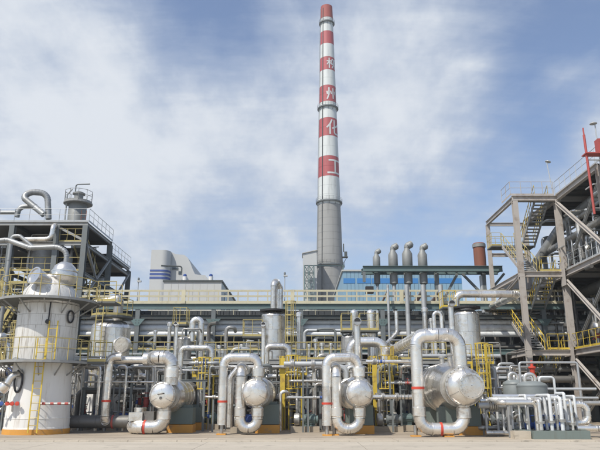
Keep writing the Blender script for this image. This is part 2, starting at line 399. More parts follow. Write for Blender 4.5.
def panels(parent, cx, cy, rad, z0, z1, rows, cols, mt='panel_white', t=.03, name='cladding_panel', rot=0., stagger=True):
    """curved cladding panels with recessed joints on a dark drum"""
    MB().tube([(cx, cy, z0 + .01), (cx, cy, z1 - .01)], rad - t, 40).build('shell', 'clad_dark', parent)
    dz = (z1 - z0) / rows; k = 5
    for i in range(rows):
        for j in range(cols):
            da = 2 * math.pi / cols; g = .006 / rad
            def fn(m, dz=dz, da=da, g=g):
                vs = []
                for q in range(k + 1):
                    a = g + (da - 2 * g) * q / k
                    for rr in (rad - t, rad):
                        for z in (.006, dz - .006): vs.append((rr * math.cos(a), rr * math.sin(a), z))
                fs = []
                for q in range(k):
                    o = q * 4; fs += [(o + 2, o + 6, o + 7, o + 3), (o + 1, o + 3, o + 7, o + 5), (o, o + 4, o + 6, o + 2)]
                fs += [(0, 2, 3, 1), (k * 4, k * 4 + 1, k * 4 + 3, k * 4 + 2)]
                m.add(vs, fs, True)
            ang = rot + j * da + (da / 2 if (stagger and i % 2) else 0)
            o = piece(('pan', round(rad, 3), round(dz, 3), cols), fn, name, mt, (cx, cy, z0 + i * dz), parent, (0, 0, ang))
            o.scale = (1 + random.uniform(-.003, .004),) * 2 + (1,)
def dome(m, o, ax, r, hgt, n=28, k=8):
    return m.lathe([(r * math.cos(R(90 * i / k)), hgt * math.sin(R(90 * i / k))) for i in range(k + 1)], o, ax, n)
def steel(parent, p, q, w=.25, h=.25, mt='steel_dark', name='beam', i=True, up=(0, 0, 1)):
    m = MB(); (m.ibeam(p, q, w, h, .03, up) if i else m.bar(p, q, w, h, up)); return m.build(name, mt, parent)
def valve(parent, p, r=.12, mt='blue', ax=(1, 0, 0), name='valve'):
    p, ax = Vector(p), Vector(ax).normalized(); m = MB()
    m.lathe([(r * 1.5, -r * 1.8), (r * 1.5, -r * 1.5), (r * .9, -r * 1.4), (r * 1.2, 0), (r * .9, r * 1.4), (r * 1.5, r * 1.5), (r * 1.5, r * 1.8)], p, ax, 10)
    m.tube([p, p + V(0, 0, r * 3.2)], r * .3, 6); m.tube([p + V(0, 0, r * 3.2), p + V(0, 0, r * 3.5)], r * 1.5, 10)
    return m.build(name, mt, parent)
Z3 = V(0, 0, 1)
# ================================================================== THE SETTING
def sheet(name, x0, x1, y0, y1, z, mt, thick=0):
    m = MB()
    if thick: m.box(x0, x1, y0, y1, z - thick, z)
    else: m.add([(x0, y0, z), (x1, y0, z), (x1, y1, z), (x0, y1, z)], [(0, 1, 2, 3)])
    return tag(m.build(name, mt, None, True), kind='structure')
sheet('ground', -500, 500, -120, 800, -.08, 'earth')
road = sheet('road', -160, 160, -60, 27.0, -.07, 'road')
sheet('plant_floor', -70, 70, 29.15, 100, .0, 'yard', .06)
# road slabs with open joints, kerb stones, apron slabs: real pieces
for i in range(8):
    for j in range(5):
        y1 = 26.9 - j * 4.2
        def fn(m): m.box(-2.992, 2.992, -4.19, 0, 0, .06)
        piece('slab', fn, 'road_slab', 'road', (-18.7 + i * 6, y1, -.066 + random.uniform(-.002, .003)), road)
kb = tag(put('kerb', None, V(0, 27.1, -.07)), kind='structure')
for i in range(56):
    def fn(m): m.add([(-.492, -.09, 0), (.492, -.09, 0), (.492, .1, 0), (-.492, .1, 0), (-.492, -.07, .11), (.492, -.07, .11), (.492, .1, .11), (-.492, .1, .11)],
                     [(0, 3, 2, 1), (4, 5, 6, 7), (0, 1, 5, 4), (1, 2, 6, 5), (2, 3, 7, 6), (3, 0, 4, 7)])
    piece('kerb', fn, 'kerb_stone', 'kerbstone', (-27.5 + i, 27.08, -.07 + random.uniform(-.004, .004)), kb)
ap = sheet('apron', -70, 70, 27.19, 29.14, -.012, 'apron', .05)
for i in range(14):
    def fn(m): m.box(-1.99, 1.99, .01, 1.9, 0, .012)
    piece('apslab', fn, 'apron_slab', 'apron', (-26 + i * 4, 27.2, -.008 + random.uniform(0, .003)), ap)

# ================================================================== CHIMNEY
def build_chimney():
    Y = 182.; cx = xat(330.2, 290, Y)
    t = thing('chimney', 'tall red and white banded factory chimney with white characters and ring platforms', 'chimney', (cx, Y, 0))
    r0, r1, H = 4.7, 1.92, zat(8, Y)
    zc = lambda py: zat(py, Y)
    rad = lambda z: r0 + (r1 - r0) * z / H
    yb = [300, 206, 179, 159, 139, 121, 104.5, 88.5, 73, 60, 46.5, 34, 20, 7.5]
    zs = [0] + [zc(y) for y in yb[1:]]
    mats = ['chim_grey', 'chim_white', 'chim_red', 'chim_white', 'chim_red', 'chim_white', 'chim_red', 'chim_white', 'chim_red', 'chim_white', 'chim_red', 'chim_white', 'chim_top']
    for a, b, c in zip(zs, zs[1:], mats):
        m = MB(); n = max(1, int((b - a) / 2.5)) if c != 'chim_grey' else 26
        prof = []
        for k in range(n):
            z_0, z_1 = a + (b - a) * k / n, a + (b - a) * (k + 1) / n
            prof += [(rad(z_0), z_0 + .03), (rad(z_1), z_1 - .03), (rad(z_1) - .035, z_1 - .015), (rad(z_1) - .035, z_1 + .01)] if k < n - 1 else [(rad(z_0), z_0 + .03), (rad(z_1), z_1)]
        m.lathe(prof, (cx, Y, 0), Z3, 48)
        m.build('shaft_section', c, t)
    MB().tube([(cx, Y, H - .01), (cx, Y, H + .08)], r1 - .3, 24).build('flue_mouth', 'black', t)
    for py, ex in ((24, .5), (109, .6), (203, .62), (266, .5)):
        z = zc(py); r = rad(z); p = thing_part('ring_platform', (cx, Y, z), t)
        ring_deck(p, cx, Y, z, r - .05, r + ex, n=36, mt='steel_grey', t=.25)
        railing(p, ring_pts(cx, Y, z, r + ex - .05, 0, 360, 24), 1.15, 'steel_grey', 2, False)
        for k in range(12):
            m = MB(); a = R(30 * k); m.bar((cx + (r - .1) * math.cos(a), Y + (r - .1) * math.sin(a), z - 1.3), (cx + (r + ex * .9) * math.cos(a), Y + (r + ex * .9) * math.sin(a), z - .28), .1, .1)
            m.build('bracket', 'steel_grey', p)
    # caged ladder and cable run up the left side
    a = R(198); m = MB()
    p0 = V(cx + (rad(4) + .3) * math.cos(a), Y + (rad(4) + .3) * math.sin(a), 4); p1 = V(cx + (rad(H) + .3) * math.cos(a), Y + (rad(H) + .3) * math.sin(a), H - 1)
    a2 = R(232)
    q0 = V(cx + (rad(4) + .15) * math.cos(a2), Y + (rad(4) + .15) * math.sin(a2), 4); q1 = V(cx + (rad(H) + .15) * math.cos(a2), Y + (rad(H) + .15) * math.sin(a2), H - 1)
    for s_ in (-.25, .25): m.bar(p0 + V(0, s_, 0), p1 + V(0, s_, 0), .09, .06)
    for k in range(220): c = p0.lerp(p1, k / 220); m.bar(c + V(0, -.25, 0), c + V(0, .25, 0), .04, .04)
    m.build('ladder', 'steel_grey', t)
    MB().tube([q0, q1], .11, 6).build('cable_run', 'steel_dark', t)
    # painted characters, laid on the curved shaft
    S = {  # strokes on a 10 x 10 square
        'liu': [((.3, 7), (4.1, 7)), ((2.2, 9.8), (2.2, .1)), ((2.2, 6.6), (.4, 3.6)), ((2.3, 6.2), (4, 4.4)),
                ((6.4, 9.3), (4.8, 8.2), (4.8, 3.6), (6.5, 4.9)), ((6.6, 8.6), (6.6, 3.4), (5, .4)), ((7.8, 8.9), (7.8, .2)), ((7.8, 8.9), (9.7, 8.9), (9.6, 3.4), (8.9, 3.2))],
        'zhou': [((1.9, 9.3), (1.8, 4), (.5, .4)), ((5.1, 9), (5.1, 1)), ((8.6, 9.6), (8.6, 0)), ((.5, 6.4), (.7, 4.4)), ((3.1, 6.6), (3.7, 4.6)), ((6.5, 6.6), (7.1, 4.6))],
        'hua': [((3.6, 9.8), (2.2, 6.8), (.3, 4.6)), ((2.2, 6.6), (2.2, 0)), ((5.3, 9.6), (5.3, 1), (6, .4), (9.3, .4), (9.5, 2.5)), ((9, 7.6), (7.4, 5.9), (4, 4))],
        'gong': [((1.2, 8.8), (8.8, 8.8)), ((5, 8.8), (5, .9)), ((.3, .9), (9.7, .9))]}
    ac = R(270 + 35)
    for key, ya, yb_ in (('liu', 60, 73), ('zhou', 89, 104.5), ('hua', 121.5, 139), ('gong', 160, 179)):
        z1_, z0_ = zc(ya) - .55, zc(yb_) + .55; sz = z1_ - z0_; m = MB()
        wd = sz * 1.0
        for st in S[key]:
            for a_, b_ in zip(st, st[1:]):
                A, B = V(*a_), V(*b_); d = (B - A).normalized(); nrm = V(-d.y, d.x) * .52; A = A - d * .3; B = B + d * .3; n = 6; vs = []
                for k in range(n + 1):
                    for sg in (-1, 1):
                        P = A.lerp(B, k / n) + nrm * sg; z = z0_ + P.y / 10 * sz; rr = rad(z) + .05; th = ac + (P.x / 10 - .5) * wd / rr
                        vs.append((cx + rr * math.cos(th), Y + rr * math.sin(th), z))
                m.add(vs, [(2 * k, 2 * k + 1, 2 * k + 3, 2 * k + 2) for k in range(n)], True)
        m.build('painted_character', 'chim_white', t)
    # small instrument cabin and bracket on the right of the lower shaft
    z = zc(255); r = rad(z); m = MB(); b = V(cx + r, Y - 1, z)
    m.box(b.x - .1, b.x + 1.5, b.y - .8, b.y + .8, z - 1, z - .8); m.box(b.x + .5, b.x + 1.3, b.y - .5, b.y + .5, z - .8, z + .7)
    m.bar((b.x + 1.2, b.y, z - 1), (b.x - .3, b.y, z - 3.4), .15, .15); m.bar((b.x + .3, b.y, z + .7), (b.x + .3, b.y, z + 3.2), .3, .3)
    m.build('instrument_cabin', 'steel_dark', t)
    # lift shaft block and braced steel frame at its foot
    k = thing('lift_tower', 'pale narrow block standing left of the chimney foot', 'building', (xat(309.5, 290, 172), 172, 0))
    x0, x1 = xat(303, 290, 172), xat(317, 290, 172); zt = zat(251, 172)
    MB().add([(x0, 172, 0), (x1, 172, 0), (x1, 178, 0), (x0, 178, 0), (x0, 172, zt - .8), (x1, 172, zt + .1), (x1, 178, zt + .1), (x0, 178, zt - .8)],
             [(0, 3, 2, 1), (4, 5, 6, 7), (0, 1, 5, 4), (1, 2, 6, 5), (2, 3, 7, 6), (3, 0, 4, 7)]).build('wall', 'bldg_white', k)
    m = MB(); m.bar((x0 - .2, 174.9, zt - .67), (x1 + .2, 174.9, zt + .27), 6.4, .2); m.build('roof', 'bldg_side', k)
    f = thing('braced_frame', 'dark braced steel frame wrapped round the chimney foot', 'steel frame', (cx, 170, 0))
    xs = [xat(p, 290, 170) for p in (304.5, 309, 314, 343.5)]; zt = zat(265, 170)
    for x in xs: steel(f, (x, 170, 0), (x, 170, zt), .3, .3, 'steel_teal', 'column')
    zl = [zat(y, 170) for y in (298, 290, 281, 273, 265.5)]
    for za in zl: steel(f, (xs[0], 170, za), (xs[2], 170, za), .25, .25, 'steel_teal', 'beam')
    steel(f, (xs[2], 170, zl[-1]), (xs[3], 170, zl[-1]), .25, .25, 'steel_teal', 'beam')
    for za, zb in zip(zl, zl[1:]):
        for xa, xb in zip(xs[:3], xs[1:3]):
            steel(f, (xa, 170, za), (xb, 170, zb), .16, .16, 'steel_teal', 'brace', False); steel(f, (xb, 170.25, za), (xa, 170.25, zb), .16, .16, 'steel_teal', 'brace', False)
build_chimney()

# ================================================================== FAR BUILDINGS
def build_far():
    Y = 122.; X = lambda px: xat(px, 285, Y); Z = lambda py: zat(py, Y)
    t = thing('boiler_building', 'pale tall boiler house with curved roofline and blue stripes', 'building', (X(175), Y, 0))
    prof = [(149.3, 250), (167, 249.4), (172, 251.8), (180.5, 252.4), (184.5, 255.5), (187, 260), (190, 267), (192.5, 272), (196, 272.6), (203, 273), (206.5, 277), (207.5, 284)]
    pts = [(X(149.3), 0)] + [(X(a), Z(b)) for a, b in prof] + [(X(207.5), 0)]
    n = len(pts); y0, y1 = Y + 2.2, Y + 20
    MB().add([(x, y0, z) for x, z in pts] + [(x, y1, z) for x, z in pts], [tuple(range(n))] + [tuple(range(n, 2 * n))[::-1]] + [(i, i + n, (i + 1) % n + n, (i + 1) % n) for i in range(n)]).build('wall', 'bldg_white', t)
    # rounded stair tower at its left end carries the stripes
    rx = (X(167) - X(149.3)) / 2; cx = X(149.3) + rx
    def block(g, z0, z1, name, mt):
        xa, xb_, ya, yb = X(149.3) - g, X(167.5) + g, Y - g, Y + 2.15; rr = 1.5
        pl = [(xa, yb), (xa, ya)] + [(xb_ - rr + rr * math.sin(R(q)), ya + rr - rr * math.cos(R(q))) for q in range(0, 91, 10)] + [(xb_, yb)]; n_ = len(pl)
        MB().add([(x, y, z0) for x, y in pl] + [(x, y, z1) for x, y in pl], [tuple(range(n_))[::-1], tuple(range(n_, 2 * n_))] + [(i, (i + 1) % n_, (i + 1) % n_ + n_, i + n_) for i in range(n_)]).build(name, mt, t)
    block(0, 0, Z(249.9), 'stair_tower', 'bldg_white')
    for ya, yb in ((269.6, 271.4), (273, 275), (276.6, 278.8)):
        block(.05, Z(yb), Z(ya), 'painted_stripe', 'bldg_navy')
    for xa, xb, ya, yb in ((169, 175, 265, 267.5), (175.5, 179, 269, 272)):
        f = MB().box(X(xa), X(xb), y0 - .12, y0 + .1, Z(yb), Z(ya)).build('window', 'steel_grey', t)
        MB().box(X(xa) + .12, X(xb) - .12, y0 - .15, y0 - .121, Z(yb) + .1, Z(ya) - .1).build('pane', 'glass', f)
    m = MB(); m.pipe([(X(160), Y, Z(265.5)), (X(180), Y + 1, Z(265.5)), (X(180), Y + 1, Z(272))], .14, .4); m.build('pipe', 'steel_dark', t)
    Y2 = 112.; X = lambda px: xat(px, 285, Y2); Z = lambda py: zat(py, Y2)
    t = thing('low_hall', 'pale flat-roofed hall with dark roof edge below the boiler house', 'building', (X(192), Y2, 0))
    xa, xb = X(164), X(221.5); zt = Z(282)
    w = MB().box(xa, xb, Y2, Y2 + 32, 0, zt).build('wall', 'bldg_white', t)
    for k in range(1, 8):
        x = xa + (xb - xa) * k / 8; MB().box(x - .03, x + .03, Y2 - .03, Y2 - .002, 3, zt - .1).build('joint', 'bldg_side', w)
    MB().box(xa - .2, xb + .2, Y2 - .2, Y2 + 32.2, zt, zt + .32).build('roof_edge', 'steel_dark', t)
    for k in range(2):
        f = MB().box(xb - .05, xb + .08, Y2 + 5 + k * 9, Y2 + 7.5 + k * 9, zt - 5, zt - 1.2).build('window', 'steel_grey', t)
        MB().box(xb + .081, xb + .1, Y2 + 5.2 + k * 9, Y2 + 7.3 + k * 9, zt - 4.8, zt - 1.4).build('pane', 'glass', f)
    for px, lab in ((182.5, 'left'), (209, 'right')):
        c = thing('roof_vent', f'white round roof ventilator, the {lab} one on the pale hall', 'roof vent', (X(px), Y2 + 2, zt + .32), 'roof ventilators on the pale hall')
        MB().tube([(X(px), Y2 + 2, zt + .3), (X(px), Y2 + 2, zt + 1.35)], .42, 14).build('body', 'white_paint', c)
        MB().lathe([(.3, 0), (.34, .35), (.1, .5)], (X(px), Y2 + 2, zt + 1.35), Z3, 14).build('cap', 'blue', c)
    # hall with blue band behind the vents
    Y3 = 98.; X = lambda px: xat(px, 285, Y3); Z = lambda py: zat(py, Y3)
    t = thing('blue_band_hall', 'long grey-blue clad hall with a broken bright blue band behind the vent row', 'building', (X(402), Y3, 0))
    xa, xb = X(343), X(462); n = 30
    for k in range(n):
        x0 = xa + (xb - xa) * k / n; x1 = xa + (xb - xa) * (k + 1) / n
        def fn(m, w=x1 - x0): m.box(.02, w - .02, 0, .12, 0, Z(271.5) - 3)
        piece(('wp', n), fn, 'wall_panel', 'bldg_bluegrey', (x0, Y3 - .12, 3), t)
    MB().box(xa, xb, Y3, Y3 + 25, 0, Z(271.5)).build('wall', 'bldg_bluegrey', t)
    for a, b in ((343.5, 355), (357, 371), (372, 395), (396, 418), (419.5, 461.5)):
        MB().box(X(a), X(b), Y3 - .17, Y3 - .125, Z(283.5), Z(278.5)).build('painted_band', 'bldg_blue', t)
    MB().box(xa - .2, xb + .2, Y3 - .3, Y3 + 25.2, Z(271.5), Z(271.5) + .25).build('roof_edge', 'bldg_side', t)
build_far()

# ================================================================== PIPE RACK across the whole plant
RY0, RY1 = 50., 58.5
RX = [xat(p, 360, RY0) for p in (60, 135, 212, 301, 384, 470, 548, 600)]
def build_rack():
    t = thing('pipe_rack', 'long grey steel pipe rack with cream handrail along its top walkway', 'pipe rack', (0, RY0, 0))
    zt = zat(304, RY0); zb = zt - .75; zd = 5.35; xl, xr = xat(70, 300, RY0), xat(604, 300, RY0)
    levels = [zb, 7.55, 6.3, zd]
    for x in RX:
        for y in (RY0, RY1):
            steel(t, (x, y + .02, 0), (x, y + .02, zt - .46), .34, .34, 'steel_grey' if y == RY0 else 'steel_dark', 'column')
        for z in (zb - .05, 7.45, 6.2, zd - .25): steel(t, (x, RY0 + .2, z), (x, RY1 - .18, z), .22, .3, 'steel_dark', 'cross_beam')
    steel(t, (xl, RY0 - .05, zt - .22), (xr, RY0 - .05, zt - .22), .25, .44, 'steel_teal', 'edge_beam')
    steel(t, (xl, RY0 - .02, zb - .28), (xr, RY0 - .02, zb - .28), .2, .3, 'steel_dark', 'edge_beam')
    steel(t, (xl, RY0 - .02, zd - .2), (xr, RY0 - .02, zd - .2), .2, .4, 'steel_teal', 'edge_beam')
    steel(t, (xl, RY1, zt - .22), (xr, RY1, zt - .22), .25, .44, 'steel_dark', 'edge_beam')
    d = MB()
    d.box(xl, xr, RY0 + .08, RY0 + 1.3, zt - .05, zt); d.build('deck', 'grating', t)
    MB().box(xl, xr, RY0 + .09, RY1 - .15, zd - .05, zd).build('deck', 'grating', t)
    # braces between the first columns
    for i in (0, 1, 3, 5):
        xa, xb = RX[i], RX[i + 1]; xm = (xa + xb) / 2
        for p, q in (((xa + .2, zd + .1), (xm, zt - .95)), ((xb - .2, zd + .1), (xm + .3, zt - .95))):
            steel(t, (p[0], RY0 + .5, p[1]), (q[0], RY0 + .5, q[1]), .16, .16, 'steel_grey', 'brace', False)
    for x in RX:
        for z in (zb - .28, zd - .2):
            MB().add([(x - .6, RY0 - .17, z - .16), (x + .6, RY0 - .17, z - .16), (x + .17, RY0 - .17, z - .7), (x - .17, RY0 - .17, z - .7), (x - .6, RY0 - .15, z - .16), (x + .6, RY0 - .15, z - .16), (x + .17, RY0 - .15, z - .7), (x - .17, RY0 - .15, z - .7)],
                     [(0, 3, 2, 1), (4, 5, 6, 7), (0, 1, 5, 4), (1, 2, 6, 5), (2, 3, 7, 6), (3, 0, 4, 7)]).build('gusset', 'steel_teal', t)
            for bx in (-.12, .12):
                for bz in (.25, .45): piece('rbolt', lambda m: m.tube([(0, 0, 0), (0, -.03, 0)], .03, 6), 'bolt', 'steel_grey', (x + bx, RY0 - .17, z - bz), t)
    for zc_, yy, lab in ((5.0, RY0 - .45, 'lower cable tray running along the front of the pipe rack'), (zt - 1.55, RY0 + 1.2, 'upper cable tray running inside the pipe rack')):
        ct = thing('cable_tray', lab, 'cable tray', (0, yy, zc_), 'cable trays on the rack')
        for dy in (-.15, .15): MB().box(xl, xr - 12, yy + dy - .012, yy + dy + .012, zc_ - .06, zc_ + .06).build('side_rail', 'galv', ct)
        for k in range(int((xr - xl - 12) / .6)): piece('trayrung', lambda m: m.box(-.02, .02, -.137, .137, -.05, -.03), 'rung', 'galv', (xl + .3 + k * .6, yy, zc_), ct)
        for dy, rr in ((-.09, .022), (-.03, .028), (.03, .02), (.08, .025)):
            MB().tube([(xl + k * 2, yy + dy + random.uniform(-.02, .02), zc_ - .03 + rr + random.uniform(0, .01)) for k in range(int((xr - xl - 12) / 2))], rr, 6).build('cable', 'black', ct)
    # top walkway railing: cream posts, rails and a solid cable tray band
    q = int((xr - xl) / .78)
    for k in range(q + 1):
        x = xl + (xr - xl) * k / q
        piece('rackpost', lambda m: m.box(-.045, .045, -.03, .03, 0, 1.08), 'railing_post', 'cream', (x, RY0 - .12, zt), t)
    for z, h in ((1.04, .15), (.60, .14), (.11, .22)):
        MB().box(xl, xr, RY0 - .155, RY0 - .125 - .03 * 0 - .0, zt + z - h / 2, zt + z + h / 2).build('handrail', 'cream', t)
    for k in range(0, q, 11):
        x = xl + (xr - xl) * (k + .5) / q
        MB().box(x - .16, x + .16, RY0 - .2, RY0 - .16, zt, zt + 1.12).build('notice_board', 'cream', t)
    railing(t, [(xl, RY1 + .1, zt), (xr, RY1 + .1, zt)], 1.1, 'cream', 1.5, False)
    # lower walkway railing
    railing(t, [(xl, RY0 - .1, zd), (xat(480, 345, RY0), RY0 - .1, zd)], 1.05, 'yellow_pale', 1.0, False)
    # pipes that lie on the rack: each one its own thing
    runs = [(zat(317.5, RY0 + .5), RY0 + .42, .15, 'pipe_pale'), (zat(322.3, RY0 + .5), RY0 + .46, .18, 'pipe_pale'), (zat(328, RY0 + .6), RY0 + .55, .26, 'pipe_pale'), (zat(334.2, RY0 + .6), RY0 + .52, .22, 'pipe_pale'),
            (zt - .95, RY0 + 3.5, .2, 'clad_dark'), (zat(325, RY0 + 4), RY0 + 4.2, .25, 'clad_dull'), (zat(331, RY0 + 4), RY0 + 4, .22, 'clad_dark')]
    words = ['thin uppermost of the long horizontal pipes under the rack walkway', 'slim second highest of the long horizontal pipes under the rack walkway', 'thick third of the long horizontal pipes under the rack walkway',
             'lowest front one of the long horizontal pipes under the rack walkway', 'dark pipe hung tight under the rack walkway', 'broad pipe lying behind the front pipes of the rack', 'dark lowest pipe lying behind the front pipes of the rack']
    for k, (z, y, r, mt) in enumerate(runs):
        p = thing('horizontal_pipe', words[k], 'pipe', (xl, y, z), 'long pipes lying on the rack')
        clad_pipe(p, [(xl - 1, y, z), (xr + 2, y, z)], r, mt=mt, sec=2.2, n=12, lap=.015)
    for k, (dy, r, mt) in enumerate(((1.9, .22, 'rust'), (2.6, .3, 'clad_dark'), (3.5, .34, 'clad_back'))):
        p = thing('horizontal_pipe', ('front brown', 'middle dark', 'rear grey')[k] + ' pipe lying on top of the pipe rack behind the cream handrail', 'pipe', (xl, RY0 + dy, zt + r), 'long pipes lying on the rack')
        clad_pipe(p, [(xl, RY0 + dy, zt + .02 + r), (xr, RY0 + dy, zt + .02 + r)], r, mt=mt, sec=3, n=12)
    # pipes and bundles on the lower deck
    for k in range(6):
        y = RY0 + .8 + k * 1.2; z = zd + .25 + .1 * (k % 3); r = random.choice((.1, .14, .18))
        p = MB().tube([(xl - 1, y, z), (xr + 2, y, z)], r, 10).build('horizontal_pipe', random.choice(('clad_dark', 'clad_back', 'clad_dull')), None)
        tag(p, ('front', 'second', 'third', 'fourth', 'fifth', 'rearmost')[k] + ' pipe lying on the lower deck of the long pipe rack', 'pipe', 'pipes on the lower rack deck')
build_rack()

# ---- vent row on its high beam, rust tank
def build_vents():
    Y = 56.; z = zat(270.3, Y); xl, xr = xat(362, 270, Y), xat(500, 270, Y)
    t = thing('vent_gantry', 'high grey beam gantry that carries the four vents above the rack', 'gantry', ((xl + xr) / 2, Y, 0))
    for yy in (Y - .7, Y + .7): steel(t, (xl, yy, z), (xr, yy, z), .3, .5, 'steel_teal', 'beam')
    for k in range(14):
        x = xl + .1 + (xr - xl - .2) * k / 13; steel(t, (x, Y - .54, z), (x, Y + .54, z), .15, .3, 'steel_teal', 'cross_beam')
    for px in (364.5, 437, 484):
        x = xat(px, 285, Y)
        if px != 364.5: steel(t, (x, Y, 8.9), (x, Y, z - .26), .35, .35, 'steel_grey', 'column')
    steel(t, (xl + .1, Y - .7, z - .26), (xl + .1, Y - .7, z - 1.2), .25, .25, 'steel_grey', 'column')
    x = xat(437, 285, Y)
    steel(t, (x + .2, Y, 9.6), (x + 1.9, Y, z - .3), .22, .22, 'steel_grey', 'brace', False)
    for s_ in (-1, 1): steel(t, (xat(484, 285, Y) + s_ * 1.9, Y, z - .3), (xat(484, 285, Y) + s_ * .2, Y, z - 2.2), .2, .2, 'steel_grey', 'brace', False)
    words = ['smallest and leftmost of the four grey bent-top steam vents', 'second from left of the four grey bent-top steam vents', 'tallest of the four grey bent-top steam vents, third from left', 'rightmost of the four grey bent-top steam vents']
    for (px, w, top), lab in zip(((376.5, 7.6, 250), (393, 9.6, 245), (407.3, 10.4, 243), (422.5, 9.6, 245)), words):
        x = xat(px, 260, Y); r = w / 2 * Y / F * 1.0; zt = zat(top, Y); z0 = z + .26
        v = thing('steam_vent', lab, 'vent', (x, Y, 0), 'bent-top steam vents')
        body = zt - z0
        MB().lathe([(r * .92, 0), (r, .05), (r, body * .56), (r * .52, body * .74), (r * .48, body * .8)], (x, Y, z0), Z3, 22).build('muffler', 'silencer', v)
        c = V(x, Y, z0 + body * .8)
        MB().tube(fillet([c, c + V(.02, 0, body * .11), c + V(r * 1.05, 0, body * .2 )], .3, 15), r * .52, 14).build('bent_outlet', 'silencer', v)
        MB().lathe([(r * .3, -r * .75), (r * .66, -r * .5), (r * .72, r * .25), (r * .4, r * .6)], c + V(r * .62, 0, body * .12), (1, 0, .7), 16).build('hood', 'silencer', v)
        MB().lathe([(r * .4, -1.15), (r * .5, -1.02), (r * .85, -.95), (r * .85, 0)], (x, Y, z - .27), Z3, 20).build('lower_muffler', 'silencer' if px != 376.5 else 'steel_grey', v)
        pr = r * .42 if px != 376.5 else r * .3
        zend = 8.3 - .0 if px == 376.5 else 1.0
        yy = Y
        pts = [(x, Y, z - 1.4), (x, Y, 10.6), (x, RY0 - .55, 10.6), (x, RY0 - .55, .2)] if False else [(x, Y, z - 1.4), (x, Y, 9.0)]
        clad_pipe(v, pts, pr, mt='galv', n=12, sec=2)
        # it drops in front of the rack
        clad_pipe(v, [(x, RY0 - .6, 10.3), (x, RY0 - .6, 3.6)], pr, mt='galv', n=12, sec=2)
        MB().pipe([(x, Y, 9.25), (x, RY0 - .6, 9.9), (x, RY0 - .6, 10.35)], pr, .3, 12).build('offset_pipe', 'galv', v)
    x = xat(480, 260, Y); v = thing('rust_tank', 'rust-red and grey upright tank on the high beam near the stair tower', 'tank', (x, Y, z + .26))
    zz = zat(245.5, Y); r = .53
    MB().lathe([(r, 0), (r, zz - z - .26), (r + .04, zz - z - .26), (r + .04, zz - z - .14), (r * .9, zz - z - .05)], (x, Y, z + .26), Z3, 24).build('shell', 'rust', v)
    MB().tube([(x, Y, zz - .2), (x, Y, zz + .1)], r + .06, 24).build('rim', 'silencer', v)
    MB().tube([(x, Y - .72 + .72, z - .5), (x, Y, 9)], .19, 12).build('drain_pipe', 'galv', v)
build_vents()

